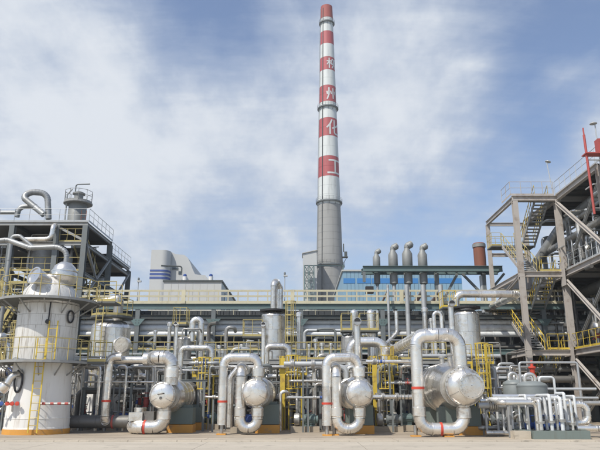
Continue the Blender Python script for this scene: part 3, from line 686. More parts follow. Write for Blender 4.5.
# ================================================================== WHITE COLUMN at the left
def build_white_column():
    Yc = 33.; cx = -12.9; 
    X = lambda px, py: xat(px, py, Yc)
    cx = X(37, 425) 
    t = thing('process_column', 'big white skirted column with silver upper shell, orange foot and two ring platforms', 'column', (cx, Yc, 0))
    zl, zu = zat(360, 31.4), zat(297, 31.3)
    r0, rt, ru = 1.53, 1.40, 1.50
    MB().lathe([(r0 + .05, 0), (r0 + .05, .24)], (cx, Yc, 0), Z3, 56).build('base_band', 'orange', t)
    MB().lathe([(r0 + .02, .24), (r0 + .02, .3), (r0, .32), (r0, .72), (r0 + .015, .725), (r0 + .015, .76), (r0 - .01, .765), (rt, zl - .05)], (cx, Yc, 0), Z3, 56).build('skirt', 'white_paint', t)
    panels(t, cx, Yc, ru, zl + .02, zu - .22, 5, 16, 'panel_white')
    prof = [(ru - .01, zu - .2), (ru - .03, zu + .1), (ru * .86, zu + .55), (ru * .62, zu + 1.0), (.62, zu + 1.3), (.58, zu + 1.38)]
    MB().lathe(prof, (cx, Yc, 0), Z3, 40).build('cone_head', 'panel_white', t)
    for k in range(14):
        a = R(k * 360 / 14); m = MB()
        pp = [V(cx + (r + .012) * math.cos(a), Yc + (r + .012) * math.sin(a), z) for r, z in prof[1:5]]
        for a_, b_ in zip(pp, pp[1:]): m.bar(a_, b_, .05, .015)
        m.build('seam_strip', 'panel_white', t)
    # head elbow with open end, and round neck piece
    h = V(cx + .25, Yc, zu + 1.35)
    tp = thing_part('head_nozzle', h, t)
    e = V(cx - .35, Yc - 1.4, zu + 1.25)
    MB()._lathe([(.30, 0), (.40, .4), (.44, .8), (.50, .82), (.50, .9), (.42, .9), (.40, .84), (.02, .83)], e + V(.42, .6, -.30), V(-.5, -.75, .22), 28).build('open_end', 'clad', tp)
    MB().lathe([(.5, -.5), (.62, -.3), (.66, 0), (.6, .35), (.42, .62), (.1, .76)], h + V(.45, -.2, .0), V(-.12, -.25, 1), 26).build('elbow_dome', 'clad', tp)
    for zz in (-.1, .2): MB().tube([h + V(.45, -.2, zz), h + V(.45, -.2, zz + .05)], .68, 26).build('lap_band', 'clad', tp)
    # ring platforms
    for z, name, rr, ex in ((zl, 'ring_platform', rt, .9), (zu, 'ring_platform', ru, 1.0)):
        p = thing_part(name, (cx, Yc, z), t)
        ring_deck(p, cx, Yc, z, rr + .02, rr + ex, mt='grating', t=.1, n=36)
        ring_deck(p, cx, Yc, z - .005, rr + ex, rr + ex + .03, mt='steel_mid', t=.12, n=36)
        rp = ring_pts(cx, Yc, z, rr + ex - .04, 0, 360, 18); m = MB()
        railing(p, rp, 1.05, 'yellow_pale', .9, True, toe=False)
        for k in range(12):
            a = R(15 + 30 * k); c_, s_ = math.cos(a), math.sin(a)
            piece(('brk', name, z), lambda m: m.bar((0, 0, -.6), (ex - .15, 0, -.02), .05, .06), 'bracket', 'steel_mid', (cx + (rr + .01) * c_, Yc + (rr + .01) * s_, z - .1), p, (0, 0, a))
    # platforms reach sideways to the next vessels
    for z, x0, x1, y0, y1 in ((zl, cx + 2.3, cx + 3.2, Yc - .2, Yc + .9), (zu, cx + 2.55, cx + 3.5, Yc - .3, Yc + .9), (zl, cx - 4.2, cx - 2.4, Yc - .4, Yc + .7), (zu, cx - 4.2, cx - 2.5, Yc - .2, Yc + .9)):
        p = thing_part('bridge_platform', (x0, y0, z), t)
        MB().box(x0, x1, y0, y1, z - .1, z - .01).build('deck', 'grating', p)
        railing(p, [(x0, y0 + .03, z), (x1, y0 + .03, z)], 1.05, 'yellow_pale', .8, True)
        railing(p, [(x0, y1 - .03, z), (x1, y1 - .03, z)], 1.05, 'yellow_pale', .8, False)
    # ladders: ground to lower ring, lower ring to upper ring
    lx = X(47, 428) - .05
    ladder(t, (lx + .02, Yc - r0 - .17, .1), zl + .95, .42, R(270), 'yellow', None)
    ladder(t, (lx + .5, Yc - ru - .2, zl), 1.9, .42, R(270), 'yellow', None)
    ladder(t, (cx - 2.75, Yc - .9, zl), zu - zl + 1.0, .42, R(250), 'yellow_pale', (2.0, zu - zl + 1.0))
    ladder(t, (cx - 2.75, Yc - .9, 0), zl + 1.0, .42, R(250), 'yellow_pale', None)
    # nozzle with black ring and hanging elbow
    zn = zat(381, 31.4); nx = X(30.5, 381); yn = Yc - math.sqrt(max(.1, 1.47**2 - (nx - cx) ** 2))
    npar = thing_part('side_nozzle', (nx, yn, zn), t)
    od = (V(nx, yn, 0) - V(cx, Yc, 0)).normalized(); sd_ = V(-od.y, od.x, 0)
    pts = [V(nx, yn, zn) + od * .04 + sd_ * (.25 * math.cos(k * math.pi / 10)) + V(0, 0, .52 * math.sin(k * math.pi / 10)) for k in range(21)]
    MB().tube(pts, .05, 8).build('rubber_ring', 'black_ring', npar)
    MB().pipe([V(nx, yn, zn + .3), V(nx, yn, zn + .3) + od * .42, V(nx - .35, yn, zn - .55) + od * .5], .16, .25, 18, 15).build('elbow', 'clad', npar)
    MB().lathe([(.17, 0), (.25, .08), (.27, .3), (.2, .42)], V(nx - .16, yn, zn - .12) + od * .5, V(-.45, -.1, -.7), 20).build('elbow_end', 'clad', npar)
    # small second nozzle on the upper shell, with drip pipe and gauge
    p = V(cx + 1.36, Yc - .66, zat(315, 31.6)); o2 = V(.88, -.42, 0).normalized()
    s2 = V(-o2.y, o2.x, 0)
    MB().tube([p + o2 * .06 + s2 * .2 * math.cos(k * math.pi / 8) + V(0, 0, .3 * math.sin(k * math.pi / 8)) for k in range(17)], .045, 8).build('rubber_ring', 'black_ring', t)
    x60 = X(59.5, 312); yy = Yc - 1.5 - .03
    MB().pipe([(x60 + .05, yy + .12, zu - .2), (x60 + .05, yy + .06, zu - 1.1)], .035, .2, 8).build('drip_pipe', 'black_ring', t)
    MB().lathe([(.05, 0), (.12, .02), (.12, .1), (.05, .12)], (x60 + .05, yy + .05, zu - 1.2), V(0, -1, 0), 14).build('gauge', 'black_ring', t)
    # instrument line with hand wheels low on the skirt
    zi = zat(404, 31.4); xa = X(7, 404); yi = Yc - 1.62
    g = thing('instrument_line', 'thin white pipe with red and blue hand wheels crossing the skirt of the white column', 'pipe', (xa, yi, zi))
    MB().pipe([(xa, yi, zi - .03), (xa + .95, yi, zi), (xa + 1.3, yi, zi + .02)], .045, .1, 10).build('line', 'white_paint', g)
    for dx, c in ((.1, 'white_paint'), (.5, 'blue'), (.78, 'red'), (1.0, 'red'), (1.25, 'red')): 
        MB().lathe([(.04, -.04), (.10, -.03), (.10, .03), (.04, .04)], (xa + dx, yi - .09, zi + .02), V(0, 1, 0), 12).build('hand_wheel', c, g)
    for dx in (.2, 1.15): MB().bar((xa + dx, yi, zi), (xa + dx, yi + .3, zi - .0), .03, .03).build('clamp', 'steel_mid', g)
    MB().pipe([(xa + 1.0, yi, zi), (xa + 1.0, yi + .02, zi - .35)], .05, .1, 8).build('drain', 'clad_dull', g)
    zi += .02; xb = X(52, 404)
    g = thing('instrument_line', 'thin pipe with red bands leaving the white column skirt to the right', 'pipe', (xb, yi, zi))
    MB().tube([(xb, yi + .1, zi), (xb + 1.45, yi + .1, zi)], .05, 10).build('line', 'clad_dull', g)
    for dx in (.1, .5, .85, 1.2): MB().tube([(xb + dx, yi + .1, zi), (xb + dx + .16, yi + .1, zi)], .065, 10).build('painted_band', 'red_dark', g)
    # goosenecks over the column
    g = thing('gooseneck_pipe', 'thin grey gooseneck pipe arching over the head of the white column', 'pipe', (X(67, 290), Yc + .3, zu))
    clad_pipe(g, [at(-6, 241, 34), at(8, 240, 34), at(30, 248, 34), at(58, 247, 34), V(at(66, 262, 34).x, 34, zat(250, 34) - .1), V(at(66, 262, 34).x, 34, zu - .2)], .14, .6, 'clad_back', n=14)
    g = thing('gooseneck_pipe', 'slim pipe rising left of the white column head towards the left tower', 'pipe', (X(8, 290), Yc + 1, zu))
    clad_pipe(g, [V(at(7, 275, 36).x, 36, zu - 3), V(at(7, 275, 36).x, 36, zat(236, 36)), at(20, 236, 36), at(34, 248, 36)], .11, .3, 'clad_back', n=12)
build_white_column()

# ================================================================== EXCHANGERS with their pipe loops
def exchanger(px, py, Yh, rh, rb, body_dx, lab, plx=None, big=False):
    c = at(px, py, Yh); y1 = Yh + 7
    t = thing('heat_exchanger', lab, 'heat exchanger', (c.x, Yh + 2, 0), 'horizontal exchangers in the front row')
    ch = 1.05
    # channel cover
    hp = [(rh * .02, -.17), (rh * .4, -.165), (rh * .7, -.13), (rh * .88, -.07), (rh * .97, .0), (rh, .08)]
    if big: hp = [(rh * .02, -.33), (rh * .5, -.30), (rh * .78, -.2), (rh * .94, -.05), (rh, .08)]
    MB().lathe([(r, h) for r, h in hp], c, V(0, 1, 0), 36).build('dished_head', 'clad', t)
    MB().lathe([(rh, .082), (rh * 1.06, .10), (rh * 1.06, .2), (rh, .22)], c, V(0, 1, 0), 36).build('head_flange', 'clad_dull', t)
    for k in range(24):
        a = R(15 * k)
        if big or k % 2 == 0: piece(('bolt'), lambda m: m.tube([(0, -.04, 0), (0, .04, 0)], .022, 6), 'bolt', 'clad_dull', c + V(rh * 1.03 * math.cos(a), .06, rh * 1.03 * math.sin(a)), t)
    MB().lathe([(rh * .985, .222), (rh * .985, ch)], c, V(0, 1, 0), 36).build('channel', 'clad', t)
    cz = c + V(0, 0, (rb - rh) * (.35 if big else .15))
    MB().lathe([(rh * 1.12, ch), (rh * 1.12, ch + .16)], c, V(0, 1, 0), 36).build('girth_flange', 'clad_dull', t)
    # body: cladding sheets with laps
    mm = MB(); n = 36
    if big: MB().lathe([(rh, ch + .165), (rh * 1.02, ch + .3), (rb, ch + 1.3), (rb, ch + 1.42)], c, V(0, 1, 0), n).build('cone', 'clad', t); y = ch + 1.42
    else: MB().lathe([(rh, ch + .165), (rb, ch + .5), (rb, ch + .62)], c, V(0, 1, 0), n).build('cone', 'clad', t); y = ch + .62
    q = 5; L = (y1 - Yh - y - .4) / q
    for k in range(q):
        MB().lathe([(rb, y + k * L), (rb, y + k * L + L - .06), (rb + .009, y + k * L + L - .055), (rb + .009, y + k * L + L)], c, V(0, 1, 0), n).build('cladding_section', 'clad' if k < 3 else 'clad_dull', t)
    m = MB(); dome(m, c + V(0, y + q * L, 0), V(0, 1, 0), rb, .35); m.build('dished_head', 'clad_dull', t)
    # lifting handle / vent on the cover, and cover seams
    if 'leftmost' in lab:
        MB().pipe([c + V(-.16, -.13, .06), c + V(-.16, -.26, .06), c + V(.12, -.26, .1), c + V(.12, -.13, .1)], .03, .06, 8).build('handle', 'clad_dark', t)
        MB().tube([c + V(-.02, -.15, -.12), c + V(-.02, -.2, -.12)], .07, 12).build('plug', 'clad_dark', t)
    for k in range(3):
        a = R(90 + 120 * k); m = MB(); pp = [c + V((r + .004) * math.cos(a), h - .006, (r + .004) * math.sin(a)) for r, h in hp[1:]]
        for a_, b_ in zip(pp, pp[1:]): m.bar(a_, b_, .03, .012, V(0, -1, 0))
        m.build('seam_strip', 'clad_dull', t)
    # top nozzle stubs on body
    for dy in (2.6, 4.4):
        MB().lathe([(.13, 0), (.13, .35), (.2, .36), (.2, .42)], c + V(0, dy, rb - .04), Z3, 12).build('nozzle', 'clad_dull', t)
    # saddles
    pw, x0 = plx
    for ya in (Yh + 1.9, Yh + 4.6):
        MB().box(x0, x0 + pw, ya, ya + 1.0, .42, max(.5, c.z - rb * .72)).build('saddle', 'plinth', t)
        MB().box(x0 - .03, x0 + pw + .03, ya - .03, ya + 1.03, 0, .40).build('saddle_base', 'orange', t)
        MB().box(x0 + pw * .1, x0 + pw * .9, ya + .2, ya + .8, max(.5, c.z - rb * .72), c.z - rb * .55).build('saddle_pad', 'plinth', t)
    return t, c
def loop(name, lab, pts, r, bands=(), collars=(), group='front pipe loops', br=None, mt='clad', foot=None):
    p = thing(name, lab, 'pipe', (pts[0][0], pts[0][1], 0), group)
    clad_pipe(p, pts, r * 1.07, br, mt, sec=.95, n=24, bands=bands, lap=.013)
    for c, d, rr, h in collars: collar(p, c, d, rr, h)
    if foot:
        for f in foot:
            MB().tube([(f[0], f[1], .06), (f[0], f[1], f[2])], .09, 10).build('support_leg', 'clad_dull', p)
            MB().box(f[0] - .22, f[0] + .22, f[1] - .22, f[1] + .22, 0, .06).build('foot_plate', 'orange', p)
    return p
def vent_stack(px, pyt, Y, z0, r, lab, mouth=True):
    x = xat(px, 380, Y); x = at(px, pyt, Y).x; z = zat(pyt, Y)
    t = thing('vent_pipe', lab, 'pipe', (x, Y, z0), 'open-ended vent pipes over the exchangers')
    clad_pipe(t, [(x, Y + .1, z0), (x, Y + .1, z), (x, Y - .25, z + .04)], r, r * 1.2, 'clad', n=14)
    MB().tube([(x, Y - .252, z + .04), (x, Y - .30, z + .045)], r * 1.18, 16).build('mouth_rim', 'clad_dull', t)
    MB().tube([(x, Y - .301, z + .045), (x, Y - .303, z + .045)], r * .95, 16).build('dark_mouth', 'black', t)

def build_front():
    # ---------------- first (left)
    Yh = 31.6
    t, c = exchanger(162, 395.5, Yh, .60, .84, 0, 'leftmost silver horizontal exchanger, below the thick bent pipe', (1.25, at(167.5, 425, 33.5).x))
    z = zat(426.5, Yh + .6); yy = Yh + .62
    z = .32
    loop('bottom_pipe', 'dented silver floor pipe with a boxed elbow under the leftmost exchanger',
         [(c.x + .02, yy, c.z - .55), (c.x + .02, yy, z), (at(131, 424, yy).x, yy, z), (at(131, 424, yy).x, yy + 1.7, z + .12), (at(131, 424, yy).x, yy + 1.7, z + .9)], .30,
         [((at(145, 426, yy).x, yy, z), (1, 0, 0), .1, 'red')], [((c.x + .02, yy, zat(415, yy)), Z3, .35, .38)])
    xb = at(136, 415, yy).x
    b = thing('insulation_box', 'silver cladding box standing on the floor pipe left of the leftmost exchanger', 'box', (xb, yy + .2, .6))
    MB().box(xb - .35, xb + .32, yy - .02, yy + .7, .62, 1.02).build('box_shell', 'clad', b)
    MB().box(xb + .34, xb + .85, yy + .1, yy + .8, .62, 1.06).build('box_dark_side', 'clad_dark', b)
    # thick bend on top
    zt = zat(358, yy + .3)
    loop('top_pipe', 'thick silver bend dropping into the top of the leftmost exchanger',
         [(at(144, 358, yy + 1.6).x, yy + 1.6, zt + .02), (at(153, 358, yy + 1.6).x, yy + 1.6, zt + .02), (at(154, 358, yy).x, yy, zt + .02), (c.x + .28, yy, zt), (c.x + .28, yy, c.z + .5)], .31, br=.42,
         collars=[((c.x + .28, yy, zat(373, yy)), Z3, .36, .45)])
    yh = yy + 1.7
    loop('header_pipe', 'long silver header pipe running from the white column to the thick bend', [(at(70, 361, yh).x, yh, zt - .02), (at(143.5, 361, yh).x, yh, zt - .02)], .19, group='header pipes')
    xd = at(107, 390, yh - .4).x
    loop('branch_pipe', 'silver branch pipe with red band bending down left of the leftmost exchanger', [(at(122, 358, yh - .4).x, yh - .4, zt + .12), (xd, yh - .4, zt + .12), (xd, yh - .4, .56), (xd, yh + .1, .54)], .20, br=.4,
         bands=[((xd, yh - .4, zat(401, yh)), Z3, .1, 'red')])
    loop('floor_header', 'dark dirty pipe on the ground between the white column and the leftmost exchanger', [(at(64, 422, yh).x, yh + .1, .52), (at(129, 422, yh).x, yh + .1, .52)], .30, mt='clad_dark',
         bands=[((xd + .3, yh + .1, .52), (1, 0, 0), .09, 'red_dark')], group='header pipes')
    # ---------------- second
    Yh = 31.2
    t, c = exchanger(255, 392.5, Yh, .61, .80, 0, 'second silver horizontal exchanger from the left, with plain domed end', (1.15, at(256, 425, 33.2).x))
    yy = Yh + .6; z = .30; zt = zat(357.5, yy)
    x1 = at(222.5, 400, yy).x; x2 = at(239.8, 420, yy).x; x3 = c.x + .1
    loop('top_pipe', 'silver hoop pipe with red band, left of the second exchanger', [(x1, yy, .45), (x1, yy, zt), (x3, yy, zt), (x3, yy, c.z + .5)], .205, br=.42,
         bands=[((x1, yy, zat(401.5, yy)), Z3, .1, 'red')], collars=[((x3, yy, zat(372, yy)), Z3, .30, .4)], foot=[(x1, yy, .5)])
    loop('bottom_pipe', 'silver U pipe rising beside and under the second exchanger', [(x3, yy, c.z - .5), (x3, yy, z), (x2, yy, z), (x2, yy, zt - .5), (x2, yy + 2.5, zt - .5)], .235, br=.42,
         collars=[((x3, yy, zat(412, yy)), Z3, .29, .36), ((x2, yy, zat(412, yy)), Z3, .29, .36)])
    xr = at(230, 390, yy + .7).x
    loop('riser_pipe', 'thinner silver riser behind the hoop of the second exchanger', [(xr, yy + .9, .3), (xr, yy + .9, 2.7), (xr + .5, yy + .9, 3.3), (xr + .5, yy + 2, 3.3)], .15, br=.3)
    # ---------------- third
    Yh = 30.4
    t, c = exchanger(360, 393, Yh, .60, .80, 0, 'third silver horizontal exchanger from the left, with plain domed end', (1.15, at(350, 425, 32.4).x))
    yy = Yh + .6; zt = zat(357.5, yy)
    x1 = at(326.8, 400, yy).x; x2 = at(335.5, 420, yy).x; x3 = c.x + .02
    loop('top_pipe', 'silver hoop pipe with red band, left of the third exchanger', [(x1, yy, .45), (x1, yy, zt), (x3, yy, zt), (x3, yy, c.z + .5)], .205, br=.42,
         bands=[((x1, yy, zat(403.5, yy)), Z3, .1, 'red')], collars=[((x3, yy, zat(372, yy)), Z3, .30, .4)], foot=[(x1, yy, .5), (x2 - .05, yy + .3, .5)])
    loop('bottom_pipe', 'silver U pipe rising beside and under the third exchanger', [(x3, yy, c.z - .5), (x3, yy, z), (x2 + .06, yy, z), (x2 + .06, yy, zt - .45), (x2 + .06, yy + 2.5, zt - .45)], .225, br=.48,
         collars=[((x3, yy, zat(412, yy)), Z3, .29, .36), ((x2 + .06, yy, zat(412, yy)), Z3, .28, .36)])
    # ---------------- fourth, larger kettle
    Yh = 29.4
    t, c = exchanger(465, 386.5, Yh, .82, 1.22, 0, 'largest silver exchanger at the right with round manway cover and wide body', (1.9, at(441, 425, 31.4).x), True)
    mw = thing_part('manway', c + V(.2, -.4, 0), t)
    MB().lathe([(.50, .26), (.50, .02), (.57, .0), (.57, -.09), (.47, -.10), (.46, -.06), (.2, -.08), (.02, -.085)][::-1], c + V(.2, -.34, .03), V(0, 1, 0), 32).build('cover', 'clad', mw)
    for k in range(16): a = R(22.5 * k); piece('bolt', None, 'bolt', 'clad_dull', c + V(.2 + .5 * math.cos(a), -.47, .03 + .5 * math.sin(a)), mw)
    yy = Yh + .65; zt = zat(335, yy); z = .34
    x1 = at(418.5, 400, yy).x; x3 = c.x + .02
    loop('top_pipe', 'thickest silver pipe arching from the rack over the largest exchanger', [(x1 + .35, yy + 22, zt - .1), (x1 + .35, yy + .2, zt), (x1 + .95, yy, zt + .02), (x3, yy, zt), (x3, yy, c.z + .7)], .29, br=.62,
         collars=[((x3, yy, zat(371, yy)), Z3, .36, .42)])
    loop('bottom_pipe', 'thick silver pipe with red bands rising left of and under the largest exchanger', [(x3, yy, c.z - .7), (x3, yy, z), (x1, yy, z), (x1, yy, zt - .03), (x1 + .9, yy, zt - .03)], .26, br=.55,
         bands=[((x1, yy, zat(388, yy)), Z3, .12, 'red'), ((at(441, 428, yy).x, yy, z), (1, 0, 0), .1, 'red')],
         collars=[((x3, yy, zat(413, yy)), Z3, .33, .42), ((x1, yy, zat(411.5, yy)), Z3, .31, .36)], foot=[(x1 - .15, yy + .3, .5), (at(448, 428, yy).x, yy, .2)])
    # vents with dark open mouths
    vent_stack(176.5, 325, 38, 1.5, .1, 'thin dark-mouthed vent pipe above the leftmost exchanger')
    vent_stack(263.5, 325.5, 37, 1.5, .12, 'thin dark-mouthed vent pipe left of the second upright vessel')
    vent_stack(357, 322.5, 36, 1.5, .19, 'thick dark-mouthed vent pipe above the third exchanger')
    vent_stack(451, 304.5, 37, 2.5, .17, 'tall dark-mouthed vent pipe left of the rightmost upright vessel')
build_front()

# ================================================================== UPRIGHT VESSELS behind the exchangers
def upright(px, ptop, Y, r, z0, lab, plat=None, skirt='white_paint', rows=4, cols=10, man=None, mt='clad_dull', box=True):
    x = at(px, ptop, Y).x; zt = zat(ptop, Y - r) - r * .45
    t = thing('upright_vessel', lab, 'vessel', (x, Y, 0), 'upright vessels behind the exchangers')
    MB().lathe([(r * .9, 0), (r * .9, z0)], (x, Y, 0), Z3, 28).build('skirt', skirt, t)
    panels(t, x, Y, r, z0 + .01, zt, rows, cols, mt)
    m = MB(); dome(m, (x, Y, zt + .005), Z3, r, r * .5, 32); m.build('dished_head', mt, t)
    for k in range(10):
        a = R(36 * k); m = MB()
        pp = [V(x + r * math.cos(R(q)) * 1.006 * math.cos(a), Y + r * math.cos(R(q)) * 1.006 * math.sin(a), zt + r * .503 * math.sin(R(q)) + .012) for q in (4, 25, 45, 65, 82)]
        for a_, b_ in zip(pp, pp[1:]): m.bar(a_, b_, .05, .012)
        m.build('seam_strip', mt, t)
    if man:
        p = at(man[0], man[1], Y - r * .98)
        MB().lathe([(.42, .5), (.42, .1), (.5, .09), (.5, .0), (.44, -.01), (.43, .02), (.02, .015)][::-1], (p.x, Y - r * 1.03, p.z), V(.25, 1, .1), 24).build('manway', mt, t)
    if plat:
        z, a0, a1, ex, full = plat
        p = thing_part('ring_platform', (x, Y, z), t)
        ring_deck(p, x, Y, z, r * .5, r + ex, a0, a1, 24, 'black' if full == 'b' else 'grating', .12)
        if full != 'b': railing(p, ring_pts(x, Y, z, r + ex - .04, a0, a1, 12), 1.05, 'yellow_pale', .9, True)
    return t, x, zt
def hoop(lab, pts, r, br, mt='clad', group='bent pipes behind the exchangers', n=16):
    p = thing('bent_pipe', lab, 'pipe', pts[0], group); clad_pipe(p, pts, r, br, mt, 1.3, n); return p
def build_mid():
    t, x, z = upright(112, 318, 40, 1.2, 2.4, 'squat silver upright vessel with round manway, right of the white column', (zat(315, 39), 0, 360, .1, True), man=(121.5, 345), rows=3, cols=12, mt='clad')
    ladder(t, (x - .35, 40 - 1.4, 2.4), zat(304, 38.6) - 2.4, .4, R(270), 'yellow_pale', None)
    hoop('thick pipe elbow leaving the top of the squat vessel', [(x - 1.6, 40, zat(306, 40)), (x - .0, 40, zat(300, 40)), (x + .35, 40, zat(299, 40)), (x + .35, 40, z + .5)], .3, .5, 'clad_dull')
    t, x, z = upright(273.5, 310, 44, .82, 2.5, 'second upright silver vessel with a tall bent outlet and dark top ring', (zat(308.5, 43.2), 0, 360, .12, 'b'), mt='clad', rows=5, cols=8)
    hoop('tall stub pipe with bent top above the second upright vessel', [(x, 44, z + .3), (x, 44, zat(284, 44)), (x + .16, 44.4, zat(280, 44)), (x + .42, 44.8, zat(286, 44)), (x + .42, 44.8, z + .6)], .22, .25)
    ladder(t, (x + 1.1, 43.4, 3.8), zat(300, 43) - 3.8, .42, R(290), 'yellow_pale', (1.5, zat(300, 43) - 3.9))
    # side balcony with rail
    for (pxa, pxb, pyd, Y, lab) in ((243, 263, 337, 43.5, 'small railed balcony left of the second upright vessel'), (341, 352, 331, 42, 'small railed balcony left of the third upright vessel'), (359, 378, 331, 42, 'small railed balcony between the two stub pipes at the third exchanger'),
                                    (174, 188, 325, 42.5, 'small railed balcony left of the hoop pipe at the leftmost exchanger'), (441, 455, 308, 43, 'bright yellow railed balcony at the top left of the rightmost upright vessel'), (380, 393, 366, 38, 'low yellow railed balcony behind the third exchanger')):
        xa, xb, z_ = at(pxa, pyd, Y).x, at(pxb, pyd, Y).x, zat(pyd, Y)
        b = thing('balcony', lab, 'platform', ((xa + xb) / 2, Y, 0), 'small balconies')
        MB().box(xa, xb, Y - .6, Y + .6, z_ - .1, z_).build('deck', 'grating', b)
        mt = 'yellow' if 'yellow' in lab else 'yellow_pale'
        railing(b, [(xa + .03, Y + .55, z_), (xa + .03, Y - .57, z_), (xb - .03, Y - .57, z_), (xb - .03, Y + .55, z_)], 1.1, mt, .55, True)
        for xx in (xa + .1, xb - .1): MB().bar((xx, Y, z_ - .1), (xx, Y, 0), .14, .14).build('post', 'steel_grey', b)
    t, x, z = upright(349, 334, 42, .52, 2.5, 'slim third upright vessel with dome, left of the thick vent pipe', None, rows=4, cols=7)
    for px, w in ((354, 'left'), (370.5, 'right')):
        x = at(px, 312, 43).x
        s = thing('stub_pipe', f'round-capped thick stub pipe, the {w} of the pair above the third exchanger', 'pipe', (x, 43, 2), 'round-capped stub pipes')
        m = MB().lathe([(.27, 2), (.27, zat(313, 43))], (x, 43, 0), Z3, 18); m.build('body', 'clad', s)
        m = MB(); dome(m, (x, 43, zat(313, 43) + .002), Z3, .27, .24, 18, 5); m.build('cap', 'clad', s)
        for zz in (3.2, 4.4, 5.6): MB().tube([(x, 43, zz), (x, 43, zz + .05)], .285, 18).build('lap_band', 'clad', s)
    t, x, z = upright(465.5, 308, 42, .84, 2.4, 'rightmost upright silver vessel with dark top ring, behind the largest exchanger', (zat(305.5, 41.2), 0, 360, .12, 'b'), rows=4, cols=9, mt='clad')
    hoop('thick horizontal pipe leaving the rightmost upright vessel towards the stair tower', [(x - .25, 43.5, z + .3), (x - .25, 43.5, zat(294, 43.5)), (at(516, 294, 44).x, 43.5, zat(294, 43.5)), (at(516, 294, 44).x, 51.5, zat(294, 43.5)), (at(560, 294, 44).x + 6, 51.5, zat(294, 43.5))], .25, .5)
    upright(184.5, 336, 41, .48, 2, 'small domed upright vessel behind the leftmost exchanger', None, rows=3, cols=7)
    # bent pipes
    def hp(lab, pxa, pxb, pytop, Y, r, za, zb, mt='clad', br=None, dy=0):
        xa, xb, zt = at(pxa, pytop, Y).x, at(pxb, pytop, Y).x, zat(pytop, Y)
        hoop(lab, [(xa, Y, za), (xa, Y, zt), (xb, Y + dy, zt), (xb, Y + dy, zb)], r, br or r * 2.2, mt)
    hp('hoop pipe arching beside the small domed vessel, behind the leftmost exchanger', 192.5, 201.5, 319.5, 41, .2, 5.2, 2.2, br=.3)
    hp('inverted U pipe of middle size left of the rightmost upright vessel', 433.5, 441, 312.5, 42.5, .13, 3.2, 4.6, br=.25)
    hp('horizontal silver pipe bending down right of the thick vent pipe', 350, 384, 342, 38, .3, 3.2, 1.5, br=.6)
    hp('silver pipe on yellow-railed balcony bending down right of the second vent pipe', 266, 289, 346.5, 39, .2, 3.0, 2.2, br=.35)
    hp('silver pipe crossing above the leftmost caged ladder', 181, 212, 348, 39, .17, 2.6, 2.8, br=.3)
    hp('slim bent pipe in front of the rack left of the third exchanger', 304.5, 346, 330.5, 46, .12, 1, 5.6, 'galv', .3)
    hp('slim bent pipe dropping from the rack left of the vent row', 378, 375, 329, 47, .1, 8, 3, 'galv', .3)
    a, b = at(384, 346, 44), at(397, 333, 46)
    hoop('short slanting pipe right of the bent pipe, below the vent row', [a, b, b + V(0, 0, 1.6)], .14, .3)
    # upright rows on the deck
    for px, py, Y, r in ((219, 345, 44, .11), (222.5, 349, 43, .13), (242, 344, 44, .13), (200, 345, 44, .08), (309, 344, 45, .1), (315.5, 339, 45, .12), (322, 342, 45, .14), (331, 343, 45, .1),
                         (404.5, 340, 44, .1), (412, 342, 44, .12), (299, 312, 46.5, .16), (424.5, 307, 45.5, .17), (431, 318, 43, .12), (391, 344, 44, .1), (148, 300 + 48, 42, .1), (155.5, 330, 43, .1), (170, 322, 43.5, .13)):
        x = at(px, py, Y).x; z = zat(py, Y); z0 = 1.5
        s = MB().lathe([(r, z0), (r, z - r * 2.2), (r * 1.5, z - r * 2.1), (r * 1.5, z - r * .8), (r * .9, z - r * .1), (r * .1, z)], (x, Y, 0), Z3, 12).build('capped_riser', 'clad', None)
        tag(s, ('thin', 'thick')[r > .115] + ' silver capped pipe rising ' + ('high ' if py < 335 else '') + 'behind the ' + ('leftmost' if px < 190 else 'second' if px < 260 else 'third' if px < 350 else 'largest') + ' exchanger', 'pipe', 'capped upright pipes behind the exchangers')
build_mid()

# ---- yellow caged ladders
def ladder_tower(px, ytop, Y, lab, plate=False, w=.62, bright='yellow'):
    x = at(px, 400, Y).x; z = zat(ytop, Y)
    t = thing('caged_ladder', lab, 'ladder', (x, Y, 0), 'yellow caged ladders between the exchangers')
    ladder(t, (x, Y, 0), z, w * .75, R(270), bright, (2.2, z))
    for k in (-1, 1):
        MB().bar((x + k * w * .75, Y + .25, 0), (x + k * w * .75, Y + .25, z - 1), .09, .09).build('post', bright, t)
    zz = z - 1.05
    MB().box(x - .8, x + .8, Y + .3, Y + 1.5, zz - .1, zz).build('deck', 'grating', t)
    railing(t, [(x - .77, Y + 1.45, zz), (x - .77, Y + .33, zz), (x - .4, Y + .33, zz)], 1.05, bright, .5)
    railing(t, [(x + .4, Y + .33, zz), (x + .77, Y + .33, zz), (x + .77, Y + 1.45, zz)], 1.05, bright, .5)
    if plate: 
        x2 = x - w * .95
        MB().box(x2 - .13, x2 + .13, Y - .1, Y - .04, 1.2, z - .1).build('guard_plate', bright, t)
        MB().bar((x2, Y, 0), (x2, Y, z), .1, .06).build('post', bright, t)
ladder_tower(204, 358, 37, 'yellow caged ladder right of the leftmost exchanger')
ladder_tower(293, 356, 36.5, 'yellow caged ladder with solid guard plate, right of the second exchanger', True)
ladder_tower(386, 356, 36, 'yellow caged ladder right of the third exchanger', True)
ladder_tower(484, 344, 35, 'tallest yellow caged ladder, right of the largest exchanger')
ladder_tower(12, 322, 41, 'yellow caged ladder at the left edge, behind the white column', False, bright='yellow_pale')

